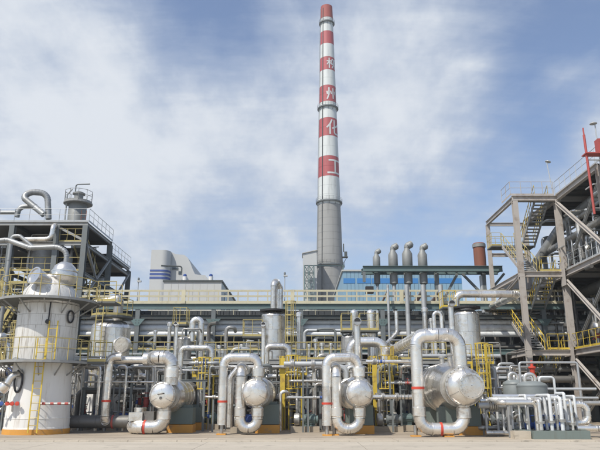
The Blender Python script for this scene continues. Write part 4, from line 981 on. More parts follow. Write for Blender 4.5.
# ---- headers that run across between the groups
def build_headers():
    L = [(70, 150, 368, 36, .07), (85, 156, 382, 35.6, .06), (-10, 22, 384, 36, .08), (-10, 10, 372, 35, .16), (205, 222, 397, 34, .06), (190, 216, 363, 36.5, .09), (284, 322, 364, 34, .14), (290, 325, 381, 35, .07), (288, 328, 397.5, 34, .06),
         (366, 412, 361.5, 35, .1), (370, 414, 397, 34, .12), (385, 415, 383, 35.5, .07), (480, 532, 401, 31, .1), (478, 540, 405.5, 30.4, .13), (476, 520, 388, 36, .08), (478, 506, 372, 37, .1), (262, 330, 372, 38.5, .08), (160, 262, 368, 39, .09),
         (-10, 70, 396, 36.5, .09), (420, 500, 356, 40, .12), (-10, 60, 410, 37, .12)]
    words = ['leftmost thin pipe crossing right of the white column', 'lower thin pipe crossing right of the white column', 'thin pipe at the left edge beside the white column skirt', 'short shiny pipe at the left edge', 'short thin pipe just left of the second exchanger hoop', 'thin pipe left of the second exchanger hoop, near its top',
             'light thick pipe linking the second and third exchangers at hoop height', 'thin middle pipe between the second and third exchangers', 'lowest thin pipe between the second and third exchangers', 'upper pipe between the third and largest exchangers', 'lower thick pipe between the third and largest exchangers', 'middle thin pipe between the third and largest exchangers',
             'light pipe running from the largest exchanger to the grey tanks', 'thicker lower pipe running from the largest exchanger to the skid', 'grey pipe behind the tallest yellow ladder', 'upper grey pipe behind the tallest yellow ladder', 'long pipe in the shade behind the second yellow ladder', 'long pipe in the shade behind the leftmost exchanger',
             'dark pipe behind the skirt of the white column', 'pipe behind the wide body of the largest exchanger', 'lower dark pipe behind the foot of the white column']
    for (a, b, py, Y, r), w in zip(L, words):
        p = thing('cross_pipe', w, 'pipe', at(a, py, Y), 'cross pipes between the exchangers')
        xa, xb, z = at(a, py, Y).x, at(b, py, Y).x, zat(py, Y)
        clad_pipe(p, [(xa, Y + .8, z), (xa, Y, z), (xb, Y, z), (xb, Y + .8, z)] if r < .1 else [(xa, Y, z), (xb, Y, z)], r, r * 2.5, random.choice(('clad', 'clad_dull', 'galv')), 2.2, 12)
        q = max(1, int((xb - xa) / 3.5))
        for k in range(1 if r < .1 else 2):
            xf = xa + (xb - xa) * random.uniform(.15, .85)
            MB().lathe([(r * 1.05, -.09), (r * 1.8, -.08), (r * 1.8, -.012), (r * 1.2, -.01), (r * 1.2, .01), (r * 1.8, .012), (r * 1.8, .08), (r * 1.05, .09)], (xf, Y, z), V(1, 0, 0), 14).build('flange_pair', 'clad_dull', p)
            if random.random() < .5: valve(p, (xf + .4, Y, z), max(.07, r * .9), random.choice(('blue', 'steel_grey', 'red_dark')))
        for k in range(q):
            x = xa + (xb - xa) * (k + .5) / q
            MB().bar((x, Y, 0), (x, Y, z - r), .09, .09).build('support_post', 'steel_grey', p)
build_headers()

# ---- middle platform, added to shade what stands below it
def build_shading():
    z = 4.05; x0, x1, y0, y1 = at(72, 360, 41).x, at(492, 360, 41).x, 40.5, 49.2
    t = thing('shade_platform', 'long low steel platform added for shade in front of the pipe rack behind the exchangers', 'platform', ((x0 + x1) / 2, 45, 0))
    MB().box(x0, x1, y0, y1, z - .05, z).build('deck', 'grating', t)
    steel(t, (x0, y0 - .07, z - .15), (x1, y0 - .07, z - .15), .12, .3, 'steel_mid')
    q = 9
    for k in range(q + 1):
        x = x0 + (x1 - x0) * k / q
        for y in (y0 + .1, (y0 + y1) / 2, y1 - .2): steel(t, (x, y, 0), (x, y, z - .32), .2, .2, 'steel_grey', 'column')
        steel(t, (x, y0 + .05, z - .18), (x, y1, z - .18), .15, .24, 'steel_dark', 'cross_beam')
    for a, b in ((134, 176), (205, 262), (296, 340), (395, 445)):
        xa, xb = at(a, 360, 41).x, at(b, 360, 41).x
        railing(t, [(xa, y0 - .05, z), (xb, y0 - .05, z)], 1.05, 'yellow_pale', .75, False)
    # added for darkness behind the rack: dark shed wall that closes the plant
    w = thing('backing', 'added dark sheet-clad shed wall in the shade behind the pipe rack', 'building', (0, 59.4, 0))
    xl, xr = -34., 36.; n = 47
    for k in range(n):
        piece('backpanel', lambda m: (m.box(.02, 1.46, 0, .08, 0, 9.65), m.box(.3, .5, -.05, .0, 0, 9.65), m.box(.98, 1.18, -.05, .0, 0, 9.65)), 'wall_panel', 'backing_dark', (xl + k * 1.49, 59.4, 0), w)
    MB().box(xl, xr, 59.5, 66, 0, 9.6).build('wall', 'backing_dark', w)
    for (px, py, wd, h) in ((140, 341, 3.5, .7), (148, 341, 2, .7), (163, 340, 2.6, .8)):
        p = at(px, py, 52.5); b = MB().box(p.x, p.x + wd * .5, 52.3, 53.4, 5.37, 5.37 + h).build('blue_crate', 'blue', None)
        tag(b, {140: 'leftmost blue box on the rack deck right of the squat vessel', 148: 'middle blue box on the rack deck right of the squat vessel', 163: 'rightmost blue box on the rack deck right of the squat vessel'}[px], 'box', 'blue boxes on the rack deck')
build_shading()

# ---- dense small piping in the shade
def build_clutter():
    rnd = random.Random(11)
    def look(r, mt, z): return ('thin', 'slim', 'thick')[(r > .045) + (r > .08)] + ' ' + {'clad': 'bright silver', 'clad_dull': 'dull silver', 'galv': 'pale grey', 'clad_back': 'mid grey', 'steel_grey': 'dark grey', 'clad_dark': 'dark'}[mt] + ' ' + ('low ' if z < 1.6 else 'head-high ' if z < 2.6 else 'tall ' if z < 4.1 else 'very tall ')
    zones = [(66, 128, 'between white column and leftmost exchanger'), (190, 224, 'between first and second exchangers'), (262, 330, 'between second and third exchangers'), (366, 420, 'between third and largest exchangers'), (474, 515, 'between largest exchanger and stair tower'),
             (130, 190, 'behind the leftmost exchanger'), (224, 262, 'behind the second exchanger'), (330, 366, 'behind the third exchanger'), (420, 474, 'behind the largest exchanger'), (-8, 14, 'left of the white column')]
    for a, b, w in zones:
        wide = (b - a)
        for k in range(int(wide / 1.25)):
            px = rnd.uniform(a, b); Y = rnd.triangular(34.5, 48.5, 37); x = at(px, 400, Y).x; r = rnd.choice((.035, .05, .05, .07, .09, .12, .15))
            zt = rnd.choice((rnd.uniform(1.2, 3.9), rnd.uniform(3.3, 3.95), rnd.uniform(4.2, 6.2)))
            if Y < 40.3: zt = min(zt, 3.4)
            mt = rnd.choice(('clad', 'clad_dull', 'clad_dull', 'galv', 'clad_back', 'steel_grey'))
            dx = rnd.choice((-1, 1)) * rnd.uniform(.4, 1.6)
            t = MB().pipe([(x, Y, 0), (x, Y, zt), (x + dx, Y, zt), (x + dx, Y + rnd.uniform(.3, 1), zt - rnd.uniform(0, .6))], r, r * 2.6, 9)
            o = t.build('riser_pipe', mt, None); tag(o, look(r, mt, zt) + 'pipe bent ' + ('rightwards' if dx > 0 else 'leftwards') + ', ' + w, 'pipe', 'small pipes ' + w)
            if rnd.random() < .45:
                valve(o, (x, Y, rnd.uniform(.6, 1.6)), r * 1.2, rnd.choice(('blue', 'clad_dull', 'steel_grey', 'red_dark')), (0, 0, 1))
        for k in range(max(2, int(wide / 4.5))):
            px = rnd.uniform(a - 5, b - 8); Y = rnd.uniform(36, 48); x = at(px, 400, Y).x; L = rnd.uniform(1.5, 4.5); z = rnd.uniform(.35, 3.5); r = rnd.choice((.05, .07, .1, .13, .16))
            mt = rnd.choice(('clad_dull', 'clad', 'clad_dark', 'clad_back', 'galv'))
            o = MB().pipe([(x, Y, max(0, z - rnd.uniform(.4, 2))), (x, Y, z), (x + L, Y, z), (x + L, Y + 1.2, z)], r, r * 2.3, 10).build('branch_pipe', mt, None)
            tag(o, look(r, mt, z) + 'level pipe, ' + w, 'pipe', 'level pipes ' + w)
        for k in range(max(1, int(wide / 16))):
            px = rnd.uniform(a, b); Y = rnd.uniform(35, 42); x = at(px, 410, Y).x; h = rnd.uniform(1.6, 3.3); wd = rnd.uniform(.9, 1.8)
            o = thing('pipe_support', 'goalpost-shaped grey pipe support standing ' + w, 'pipe support', (x, Y, 0), 'pipe supports ' + w)
            for q in (0, 1): steel(o, (x + q * wd, Y, 0), (x + q * wd, Y, h), .12, .12, 'steel_grey', 'post')
            steel(o, (x - .15, Y, h + .06), (x + wd + .15, Y, h + .06), .1, .12, 'steel_grey', 'beam')
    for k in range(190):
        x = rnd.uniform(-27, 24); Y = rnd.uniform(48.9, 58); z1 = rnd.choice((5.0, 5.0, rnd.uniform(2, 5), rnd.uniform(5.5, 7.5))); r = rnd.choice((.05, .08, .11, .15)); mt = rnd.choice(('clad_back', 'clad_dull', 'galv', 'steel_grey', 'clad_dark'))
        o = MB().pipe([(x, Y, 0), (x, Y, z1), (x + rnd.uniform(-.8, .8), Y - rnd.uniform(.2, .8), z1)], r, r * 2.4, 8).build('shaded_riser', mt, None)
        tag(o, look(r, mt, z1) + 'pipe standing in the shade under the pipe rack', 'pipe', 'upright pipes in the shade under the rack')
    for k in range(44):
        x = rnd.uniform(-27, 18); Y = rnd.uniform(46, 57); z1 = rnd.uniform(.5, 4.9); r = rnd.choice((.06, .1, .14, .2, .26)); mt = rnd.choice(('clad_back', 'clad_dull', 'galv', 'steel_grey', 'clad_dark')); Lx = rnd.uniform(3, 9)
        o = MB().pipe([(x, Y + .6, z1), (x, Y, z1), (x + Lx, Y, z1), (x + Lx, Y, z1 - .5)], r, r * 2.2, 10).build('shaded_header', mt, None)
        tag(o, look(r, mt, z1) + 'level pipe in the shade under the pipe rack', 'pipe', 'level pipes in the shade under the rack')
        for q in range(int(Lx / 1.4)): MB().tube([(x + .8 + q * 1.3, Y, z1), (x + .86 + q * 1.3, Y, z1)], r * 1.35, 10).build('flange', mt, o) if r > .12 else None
    for k in range(26):
        px = -5 + k * 20.4 + rnd.uniform(-6, 6); Y = rnd.uniform(44, 57); x = at(px, 400, Y).x; r = rnd.uniform(.35, .8); h = rnd.uniform(2.2, 3.6); mt = rnd.choice(('clad_back', 'clad_dark', 'clad_dull', 'tank_grey'))
        if k % 2:
            o = thing('floor_drum', 'horizontal ' + {'clad_back': 'mid grey', 'clad_dark': 'dark', 'clad_dull': 'dull silver', 'tank_grey': 'grey-green'}[mt] + ' drum in the shade ' + ('left of' if px < 255 else 'right of' if px > 270 else 'behind') + ' the second exchanger', 'vessel', (x, Y, 0), 'drums in the shade under the rack')
            MB().tube([(x - 1.2, Y, 1.1 + r), (x + 1.2, Y, 1.1 + r)], r, 20).build('shell', mt, o); m = MB(); dome(m, (x - 1.2, Y, 1.1 + r), (-1, 0, 0), r, r * .5, 20); m.build('dished_head', mt, o)
            m = MB(); dome(m, (x + 1.2, Y, 1.1 + r), (1, 0, 0), r, r * .5, 20); m.build('dished_head', mt, o)
            for q in (-.8, .6): MB().box(x + q, x + q + .25, Y - r * .7, Y + r * .7, 0, 1.1 + r * .4).build('saddle', 'steel_grey', o)
        else:
            o = thing('floor_vessel', 'upright ' + {'clad_back': 'mid grey', 'clad_dark': 'dark', 'clad_dull': 'dull silver', 'tank_grey': 'grey-green'}[mt] + ' vessel in the shade ' + ('left of' if px < 255 else 'right of' if px > 270 else 'behind') + ' the second exchanger', 'vessel', (x, Y, 0), 'vessels in the shade under the rack')
            MB().lathe([(r * .9, .3), (r, .5), (r, h), (r * .8, h + r * .25), (r * .2, h + r * .4)], (x, Y, 0), Z3, 22).build('shell', mt, o)
            for q in range(3): a = R(120 * q + 30); MB().bar((x + r * .8 * math.cos(a), Y + r * .8 * math.sin(a), 0), (x + r * .8 * math.cos(a), Y + r * .8 * math.sin(a), .5), .1, .1).build('leg', 'steel_grey', o)
    # pumps with motors
    pumps = [(246, 419, 33.6, 'blue', 'blue-motored pump behind the U pipe of the second exchanger'), (118, 420, 36, 'blue', 'blue-motored pump right of the white column'), (305, 424, 34.5, 'steel_teal', 'dark pump between the second and third exchangers, right of the yellow ladder'),
             (388, 426, 34.5, 'steel_grey', 'grey pump at the foot of the third yellow ladder'), (402, 424, 36, 'steel_teal', 'dark pump left of the riser with red band at the largest exchanger'), (206, 424, 37.5, 'steel_teal', 'dark pump at the foot of the leftmost yellow ladder'),
             (493, 424, 34, 'steel_grey', 'grey pump right of the tallest yellow ladder'), (76, 425, 37, 'steel_teal', 'dark pump just right of the foot of the white column')]
    for px, py, Y, mt, lab in pumps:
        x = at(px, py, Y).x; t = thing('pump', lab, 'pump', (x, Y, 0), 'pumps on the plant floor')
        MB().box(x - .75, x + .75, Y - .3, Y + .3, 0, .28).build('base', 'apron', t)
        MB().lathe([(.2, 0), (.26, .03), (.26, .62), (.2, .66), (.2, .78), (.02, .8)], (x - .1, Y, .62), V(1, 0, 0), 18).build('motor', mt, t)
        for k in range(8): a = R(45 * k); MB().bar((x + .02, Y + .27 * math.cos(a), .62 + .27 * math.sin(a)), (x + .5, Y + .27 * math.cos(a), .62 + .27 * math.sin(a)), .015, .03).build('cooling_fin', mt, t)
        MB().lathe([(.08, -.5), (.3, -.46), (.34, -.35), (.34, -.2), (.14, -.15), (.07, -.1), (.07, 0)], (x - .1, Y, .62), V(1, 0, 0), 18).build('casing', 'clad_dull', t)
        MB().pipe([(x - .42, Y, .8), (x - .42, Y, 1.7), (x - .42, Y + .8, 1.9)], .08, .2, 10).build('outlet_pipe', 'clad_dull', t)
        MB().box(x - .05, x + .5, Y - .2, Y + .2, .28, .37).build('motor_foot', mt, t)
build_clutter()

# ================================================================== LEFT STEEL TOWER
def build_left_tower():
    xs = [-17.6, -19.9, -23.6, -27.3]; ys = [50, 56.8, 63.6]; H = zat(218, 50) - .35
    t = thing('steel_tower', 'tall dark open steel tower at the left behind the white column', 'steel tower', (-21, 55, 0))
    lev = [6.0, 9.0, 11.6, 14.0, H]
    tops = {ys[0]: H, ys[1]: H, ys[2]: H - 1.1}
    for x in xs:
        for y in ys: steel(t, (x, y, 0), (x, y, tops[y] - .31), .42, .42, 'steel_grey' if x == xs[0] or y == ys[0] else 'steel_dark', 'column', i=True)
    for z in lev:
        yl = ys if z < H else ys[:2]
        for y in yl:
            if z in (11.6,) and y == ys[0]: continue
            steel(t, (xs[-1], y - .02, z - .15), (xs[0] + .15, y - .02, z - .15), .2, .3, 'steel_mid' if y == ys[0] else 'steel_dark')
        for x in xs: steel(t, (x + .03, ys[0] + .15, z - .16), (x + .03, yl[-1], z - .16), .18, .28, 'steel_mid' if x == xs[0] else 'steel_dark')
        if z != 11.6: MB().box(xs[-1], xs[0] - .05, ys[0] + .12 + (2.2 if z in (14.0, 9.0) else 0), yl[-1], z + .005, z + .04).build('deck', 'grating', t)
        p = thing_part('platform_rail', (xs[0], ys[0], z), t)
        if z == H:
            railing(p, [(xs[-1], ys[0], z + .04), (xs[0] + .2, ys[0], z + .04), (xs[0] + .2, ys[1], z + .04)], 1.1, 'galv', 1.2)
        elif z == 14.0: railing(p, [(xs[1] + .2, ys[0], z), (xs[0] - .2, ys[0], z)], 1.1, 'yellow_pale', .7)
        else: railing(p, [(xs[-1], ys[0], z), (xs[0] - .2, ys[0], z)], 1.1, 'yellow_pale', 1.0)
    z = H - 1.1
    steel(t, (xs[0], ys[1] + .2, z - .15), (xs[0], ys[2] + .2, z - .15), .18, .3, 'steel_mid')
    MB().box(xs[-1], xs[0] - .05, ys[1] + .3, ys[2], z, z + .04).build('deck', 'grating', t)
    p = thing_part('platform_rail', (xs[0], ys[1], z), t); railing(p, [(xs[0] + .1, ys[1] + .2, z + .04), (xs[0] + .1, ys[2] + .2, z + .04)], 1.1, 'galv', 1.2)
    # braces on the right face and the front
    for a, b, za, zb in ((0, 1, 6, 9), (1, 0, 9, 14), (0, 1, 9, 14), (1, 2, 9, 14), (2, 1, 6, 9)):
        steel(t, (xs[0] + .1, ys[a], za), (xs[0] + .1, ys[b], zb), .16, .16, 'steel_mid', 'brace', False)
    steel(t, (xs[1], ys[0] + .1, H - .4), (xs[0], ys[0] + .1, 14.1), .2, .2, 'steel_mid', 'brace', False)
    steel(t, (xs[3], ys[0] + .1, 6.1), (xs[2], ys[0] + .1, 8.8), .16, .16, 'steel_mid', 'brace', False)
    steel(t, (xs[2], ys[0] + .1, 6.1), (xs[1], ys[0] + .1, 8.8), .16, .16, 'steel_mid', 'brace', False)
    # zig-zag stairs on the right bay
    for k, (za, zb, ya, yb) in enumerate(((14.0, 11.6, 51, 55), (11.6, 9.0, 55, 51), (9.0, 6.0, 51, 55))):
        for x in (xs[0] - .3, xs[0] - 1.2):
            st = thing_part('stair_flight', (x, ya, za), t) if x == xs[0] - .3 else st
            MB().bar((x, ya, za - .1), (x, yb, zb - .1), .05, .24).build('stringer', 'yellow_pale', st)
        n = 12
        for j in range(1, n): piece('tread', lambda m: m.box(-.43, .43, -.13, .13, -.02, .02), 'tread', 'grating', (xs[0] - .75, ya + (yb - ya) * j / n, za + (zb - za) * j / n), st)
        for x in (xs[0] - .3,):
            MB().tube([(x, ya, za + 1), (x, yb, zb + 1)], .03, 6).build('handrail', 'yellow_pale', st)
            for j in range(0, 7): piece(('post', 1.0), lambda m: m.tube([(0, 0, 0), (0, 0, 1.0)], .028, 6), 'railing_post', 'yellow_pale', (x, ya + (yb - ya) * j / 6, za + (zb - za) * j / 6), st)
    # equipment in and on the tower
    Y = 53
    g = thing('overhead_pipe', 'thick grey loop of pipe on the roof of the left steel tower', 'pipe', at(48, 217, Y), 'pipes on the left tower roof')
    a, b, c_, d, e = at(48.5, 219, Y), at(47.5, 193, Y), at(31, 192, Y - .4), at(22.5, 197, Y - .8), at(44, 214.5, Y - 1)
    clad_pipe(g, [a, b, c_, d, e], .27, .75, 'clad_back', 1.1, 18)
    g = thing('overhead_pipe', 'lower arched pipe on the roof of the left steel tower', 'pipe', at(18, 216, Y), 'pipes on the left tower roof')
    clad_pipe(g, [at(17, 217, Y), at(19, 207, Y), at(32, 206, Y), at(43, 213, Y)], .22, .8, 'clad_back', 1.1, 16)
    g = thing('overhead_pipe', 'level pipe on the roof of the left tower at the photo edge', 'pipe', at(-8, 212, Y), 'pipes on the left tower roof')
    clad_pipe(g, [at(-8, 212.5, Y), at(16, 212.5, Y)], .18, .8, 'clad_back', 1.6, 12)
    x = at(77.5, 210, 54).x; zb = H; zt = zat(200, 54)
    v = thing('roof_vessel', 'upright grey vessel with cone top on the left tower roof', 'vessel', (x, 54, zb))
    MB().lathe([(.78, 0), (.78, zt - zb - .35), (.55, zt - zb)], (x, 54, zb), Z3, 24).build('shell', 'silencer', v)
    MB().lathe([(.4, 0), (.4, .5), (.55, .52), (.55, .62), (.2, .8)], (x, 54, zt), Z3, 18).build('neck', 'silencer', v)
    ring_deck(v, x, 54, zt - .3, .6, 1.25, mt='steel_mid'); railing(v, ring_pts(x, 54, zt - .3, 1.2, 0, 360, 10), 1.05, 'steel_mid', .8)
    m = MB(); m.pipe([(x - .35, 54, zt + .6), (x - .35, 54, zat(184.5, 54)), (x + .9, 54, zat(184, 54))], .06, .2, 8); m.build('davit', 'steel_grey', v)
    m = MB(); m.pipe([(x - .9, 53.6, zb), (x - .9, 53.6, zt + .4), (x - .5, 53.6, zt + .9)], .08, .2, 8); m.build('vent_line', 'galv', v)
    ladder(v, (x + .85, 53.3, zb), 2.0, .4, R(290), 'rust', None)
    g = thing('bent_pipe', 'pale pipe rising and turning inside the left steel tower', 'pipe', at(25, 239, 49.5), 'pipes inside the left tower')
    clad_pipe(g, [at(24, 239.5, 49.3), at(51, 239, 49.3), at(53.5, 226, 49.3), at(58, 225, 50.8)], .2, .4, 'clad', 1.2, 16)
    # vessels and pipes inside
    rnd = random.Random(5)
    for (xx, yy, z0, z1, r, lab) in ((-22, 53, 11.7, 15.2, 1.1, 'upright vessel under the roof deck of the left tower'), (-21.5, 53, 6.1, 8.7, 1.0, 'squat vessel on the lowest deck of the left tower'), (-25.5, 53.5, 6.1, 12.5, .8, 'tall vessel at the far left of the left tower'), (-18.9, 59, 6.1, 12.8, .6, 'slim vessel at the rear of the left tower')):
        o = thing('tower_vessel', lab, 'vessel', (xx, yy, z0), 'vessels in the left tower')
        MB().lathe([(r, 0), (r, z1 - z0 - r * .4), (r * .8, z1 - z0 - r * .15), (r * .3, z1 - z0)], (xx, yy, z0), Z3, 26).build('shell', 'clad_back', o)
        for k in range(1, 4): MB().tube([(xx, yy, z0 + (z1 - z0) * k / 4.5), (xx, yy, z0 + (z1 - z0) * k / 4.5 + .07)], r + .02, 26).build('lap_band', 'clad_back', o)
    for k in range(90):
        xx, yy = rnd.uniform(-27, -18), rnd.uniform(50.4, 58); z0 = rnd.choice((6, 9, 11.7, 0)); z1 = z0 + rnd.uniform(1.2, 3.4); r = rnd.choice((.05, .08, .12, .18))
        o = MB().pipe([(xx, yy, z0), (xx, yy, z1), (xx + rnd.uniform(-2, 2), yy, z1), (xx + rnd.uniform(-.3, .3), yy + 1, z1 + .3)], r, r * 2.5, 9).build('tower_pipe', rnd.choice(('clad_back', 'galv', 'steel_grey', 'clad_dull')), None)
        tag(o, ('thin', 'slim', 'thick')[(r > .06) + (r > .1)] + ' bent pipe standing on the ' + {6: 'lowest deck', 9: 'middle deck', 11.7: 'upper deck', 0: 'ground'}[z0] + ' inside the left steel tower', 'pipe', 'small pipes inside the left tower')
    # back closing block
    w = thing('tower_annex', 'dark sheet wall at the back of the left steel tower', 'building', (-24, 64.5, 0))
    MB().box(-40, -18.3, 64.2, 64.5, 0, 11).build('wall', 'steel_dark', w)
build_left_tower()

# ---- yellow stair at the left edge below the tower
def build_left_edge():
    t = thing('side_stair', 'pale yellow railed stair tower at the left edge behind the white column', 'stairs', (-19, 44, 0))
    Y = 43; x0, x1 = at(-8, 340, Y).x, at(20, 340, Y).x
    for i, py in enumerate((364, 336, 308, 283)):
        z = zat(py, Y); MB().box(x0, x1, Y, Y + 1.4, z - .08, z).build('deck', 'grating', t)
        p = thing_part('platform_rail', (x0, Y, z), t); railing(p, [(x0, Y, z), (x1, Y, z)], 1.05, 'yellow_pale', .6)
        if i < 3:
            z2 = zat((336, 308, 283)[i], Y); a, b = (x0 + .5, x1 - .5) if i % 2 else (x1 - .5, x0 + .5)
            st = thing_part('stair_flight', (a, Y, z), t)
            for yy in (Y - .1, Y - .85): MB().bar((a, yy, z), (b, yy, z2), .05, .2, V(0, 0, 1)).build('stringer', 'yellow_pale', st)
            for j in range(1, 8): MB().box(a + (b - a) * j / 8 - .12, a + (b - a) * j / 8 + .12, Y - .82, Y - .13, z + (z2 - z) * j / 8 - .02, z + (z2 - z) * j / 8).build('tread', 'grating', st)
            MB().tube([(a, Y - .85, z + .95), (b, Y - .85, z2 + .95)], .03, 6).build('handrail', 'yellow_pale', st)
    for x in (x0, x1): steel(t, (x, Y + .05, 0), (x, Y + .05, zat(283, Y)), .2, .2, 'steel_mid', 'column')
    for (py, px, r, lab) in ((373, 5, .28, 'dished end of a silver drum at the left edge, upper'), (339, 1, .36, 'silver drum end at the left edge beside the yellow railing')):
        c = at(px, py, 36); o = thing('small_drum', lab, 'vessel', c, 'small drums at the left edge')
        m = MB(); dome(m, c + V(.1, 0, 0), V(1, 0, -.1), r, r * .5, 20); m.build('dished_head', 'clad', o); MB().tube([c + V(-3, 0, 0), c + V(.1, 0, 0)], r, 20).build('shell', 'clad_dull', o)
        MB().bar((c.x - .6, c.y, c.z - r), (c.x - .6, c.y, 0), .14, .14).build('leg', 'steel_grey', o); MB().bar((c.x - 2.2, c.y, c.z - r), (c.x - 2.2, c.y, 0), .14, .14).build('leg', 'steel_grey', o)
    c = at(4, 362, 36.3)
    o = thing('bent_pipe', 'slim silver pipe dropping at the left edge beside the white column', 'pipe', c); clad_pipe(o, [c + V(-2, 0, 1), c + V(.2, 0, 1), c + V(.35, 0, -2.6)], .12, .3, 'clad', 1.2, 12)
build_left_edge()

# ================================================================== RIGHT STAIR TOWER
def build_right_tower():
    XF = 19.8; xb = 16.55; ys = [53.6, 46.4, 39.1, 31.8]; L = [5.05, 10.8, 16.75]
    t = thing('stair_tower', 'tall pale steel stair tower with zig-zag stairs and crossed braces at the right', 'steel tower', (XF, 46, 0))
    def col(x, y, z1, s=.36): steel(t, (x, y, 0), (x, y, z1), s, s, 'steel_light', 'column')
    col(xb, ys[1], L[2] - .3, .38); col(xb, ys[0], L[2] - .3, .3); col(XF, ys[1], L[2] - .3, .40); col(XF, ys[0], L[2] - .3, .34)
    for y in ys[2:]: col(XF, y, L[2] - .3, .5)
    for x in (26.5, 33):
        for y in ys: steel(t, (x, y, 0), (x, y, L[2] - .3), .42, .42, 'steel_mid', 'column')
    for z in L:
        steel(t, (xb - .2, ys[1] - .05, z - .2), (XF + .1, ys[1] - .05, z - .2), .3, .4, 'steel_light')
        steel(t, (xb - .05, ys[1] + .25, z - .2), (xb - .05, ys[0] + .1, z - .2), .2, .36, 'steel_light')
        for x in (26.5, 33): steel(t, (x, ys[-1], z - .2), (x, ys[0], z - .2), .25, .4, 'steel_mid')
        for y in ys: steel(t, (XF + .26, y, z - .22), (34, y, z - .22), .25, .36, 'steel_mid', 'cross_beam')
        for k in range(22): y = ys[-1] + 1 + k; steel(t, (XF + .2, y, z - .12), (34, y, z - .12), .1, .14, 'steel_dark', 'joist', False)
        for ya, yb in zip(ys, ys[1:]): steel(t, (XF - .02, ya - .25, z - .2), (XF - .02, yb + .25, z - .2), .3, .42, 'steel_light')
        MB().box(XF + .16, 34, ys[-1], ys[0], z + .005, z + .05).build('deck', 'grating', t)
        p = thing_part('platform_rail', (XF, ys[1], z), t)
        railing(p, [(XF - .05, ys[1], z + .04), (XF - .05, ys[3], z + .04)], 1.1, 'galv' if z > 6 else 'yellow', 1.0)
        if z < 16: railing(p, [(xb + 1.4, ys[1] - .1, z + .04), (XF - .25, ys[1] - .1, z + .04)], 1.1, 'yellow_pale' if z > 6 else 'yellow', .8)
    # stair bay top deck
    MB().box(xb - .1, XF - .2, ys[1] + .1, ys[1] + 1.6, L[2] + .005, L[2] + .05).build('deck', 'grating', t)
    MB().box(xb - .1, XF - .2, ys[1] + 1.62, ys[0], L[2] + .005, L[2] + .05).build('deck', 'grating', t) if False else None
    p = thing_part('platform_rail', (xb, ys[1], L[2]), t)
    railing(p, [(XF - .2, ys[1] - .1, L[2] + .04), (xb - .3, ys[1] - .1, L[2] + .04), (xb - .3, ys[1] + 2, L[2] + .04)], 1.1, 'steel_light', .85)
    steel(t, (xb - .02, ys[0] + .1, L[2] - .25), (XF, ys[0] + .1, L[2] - .25), .2, .3, 'steel_light')
    for z in (L[0], L[1], 13.9, 8.2): steel(t, (xb, ys[0] + .02, z - .2), (XF, ys[0] + .02, z - .2), .2, .3, 'steel_light')
    # braces in the long face
    for z0, z1 in ((0.2, L[0]), (L[0], L[1]), (L[1], L[2])):
        for ya, yb in zip(ys[1:], ys[2:]):
            steel(t, (XF - .1, ya - .1, z1 - .5), (XF - .1, yb + .1, z0 + .1), .2, .24, 'steel_light', 'brace')
            steel(t, (XF + .2, ya - .1, z0 + .1), (XF + .2, yb + .1, z1 - .5), .16, .2, 'steel_mid', 'brace')
    for z0, z1 in ((L[0], L[1]), ):
        steel(t, (xb - .05, ys[0] - .1, z0 - .6 + .6), (xb - .05, ys[1] + .2, z0 + .05), .16, .24, 'steel_light', 'brace')
    steel(t, (xb - .1, ys[0] - .1, L[1] - 1.7), (xb - .1, ys[1] + .1, L[1] - .3), .16, .24, 'steel_light', 'brace')
    # gusset plates on the main column
    for z in L[:2]:
        MB().box(XF - .29, XF - .26, ys[1] - .7, ys[1] + .1, z - 1.1, z + .7).build('gusset', 'steel_light', t)
    # stairs
    def flight(xa, xw, ya, za, yb, zb, mt, rail):
        st = thing_part('stair_flight', (xa, ya, za), t); n = int(abs(za - zb) / .2)
        for x in (xa, xa + xw): MB().bar((x, ya, za - .12), (x, yb, zb - .12), .05, .26).build('stringer', 'steel_light' if rail != 'galv' else 'steel_mid', st)
        for j in range(1, n):
            piece(('tread', xw), lambda m: (m.box(.03, xw - .03, -.14, .14, -.03, 0), m.box(.03, xw - .03, -.15, -.14, -.06, .02)), 'tread', 'steel_mid', (xa, ya + (yb - ya) * j / n, za + (zb - za) * j / n), st)
        for x in (xa, xa + xw):
            MB().tube([(x, ya, za + 1.05), (x, yb, zb + 1.05)], .032, 6).build('handrail', mt, st)
            MB().tube([(x, ya, za + .55), (x, yb, zb + .55)], .026, 6).build('mid_rail', mt, st)
            for j in range(0, 9): piece(('post', 1.05), lambda m: m.tube([(0, 0, 0), (0, 0, 1.05)], .03, 6), 'railing_post', mt, (x, ya + (yb - ya) * j / 8, za + (zb - za) * j / 8), st)
    for (zlo, zhi, mt) in ((10.8, 16.75, 'yellow_pale'), (5.05, 10.8, 'yellow'), (0.0, 5.05, 'yellow')):
        mid = zlo + (zhi - zlo) * .52
        flight(18.35, 1.05, 46.9, zhi, 50.8, mid, mt, 'galv')
        flight(16.75, 1.05, 50.8, mid, 46.5, zlo, mt, 'x')
        MB().box(15.9, 19.5, 50.82, 52.2, mid - .1, mid).build('landing', 'grating', t)
        p = thing_part('platform_rail', (15.9, 51, mid), t)
        railing(p, [(16.7, 50.85, mid), (15.93, 50.85, mid), (15.93, 52.15, mid), (19.5, 52.15, mid)], 1.1, mt, .7)
    # short lamp post and red riser
    l = thing('lamp_post', 'thin lamp post on the top deck of the stair tower', 'lamp post', (XF - .1, 46.6, L[2]), 'lamp posts')
    zz = zat(162, 46.6); MB().tube([(XF - .1, 46.6, L[2] + .05), (XF - .35, 46.6, zz)], .04, 8).build('pole', 'galv', l)
    MB().lathe([(.06, .12), (.22, .04), (.22, 0), (.05, -.04)][::-1], (XF - .25, 46.6, zz + .0), V(.3, 0, 1), 14).build('lamp_head', 'lamp', l)
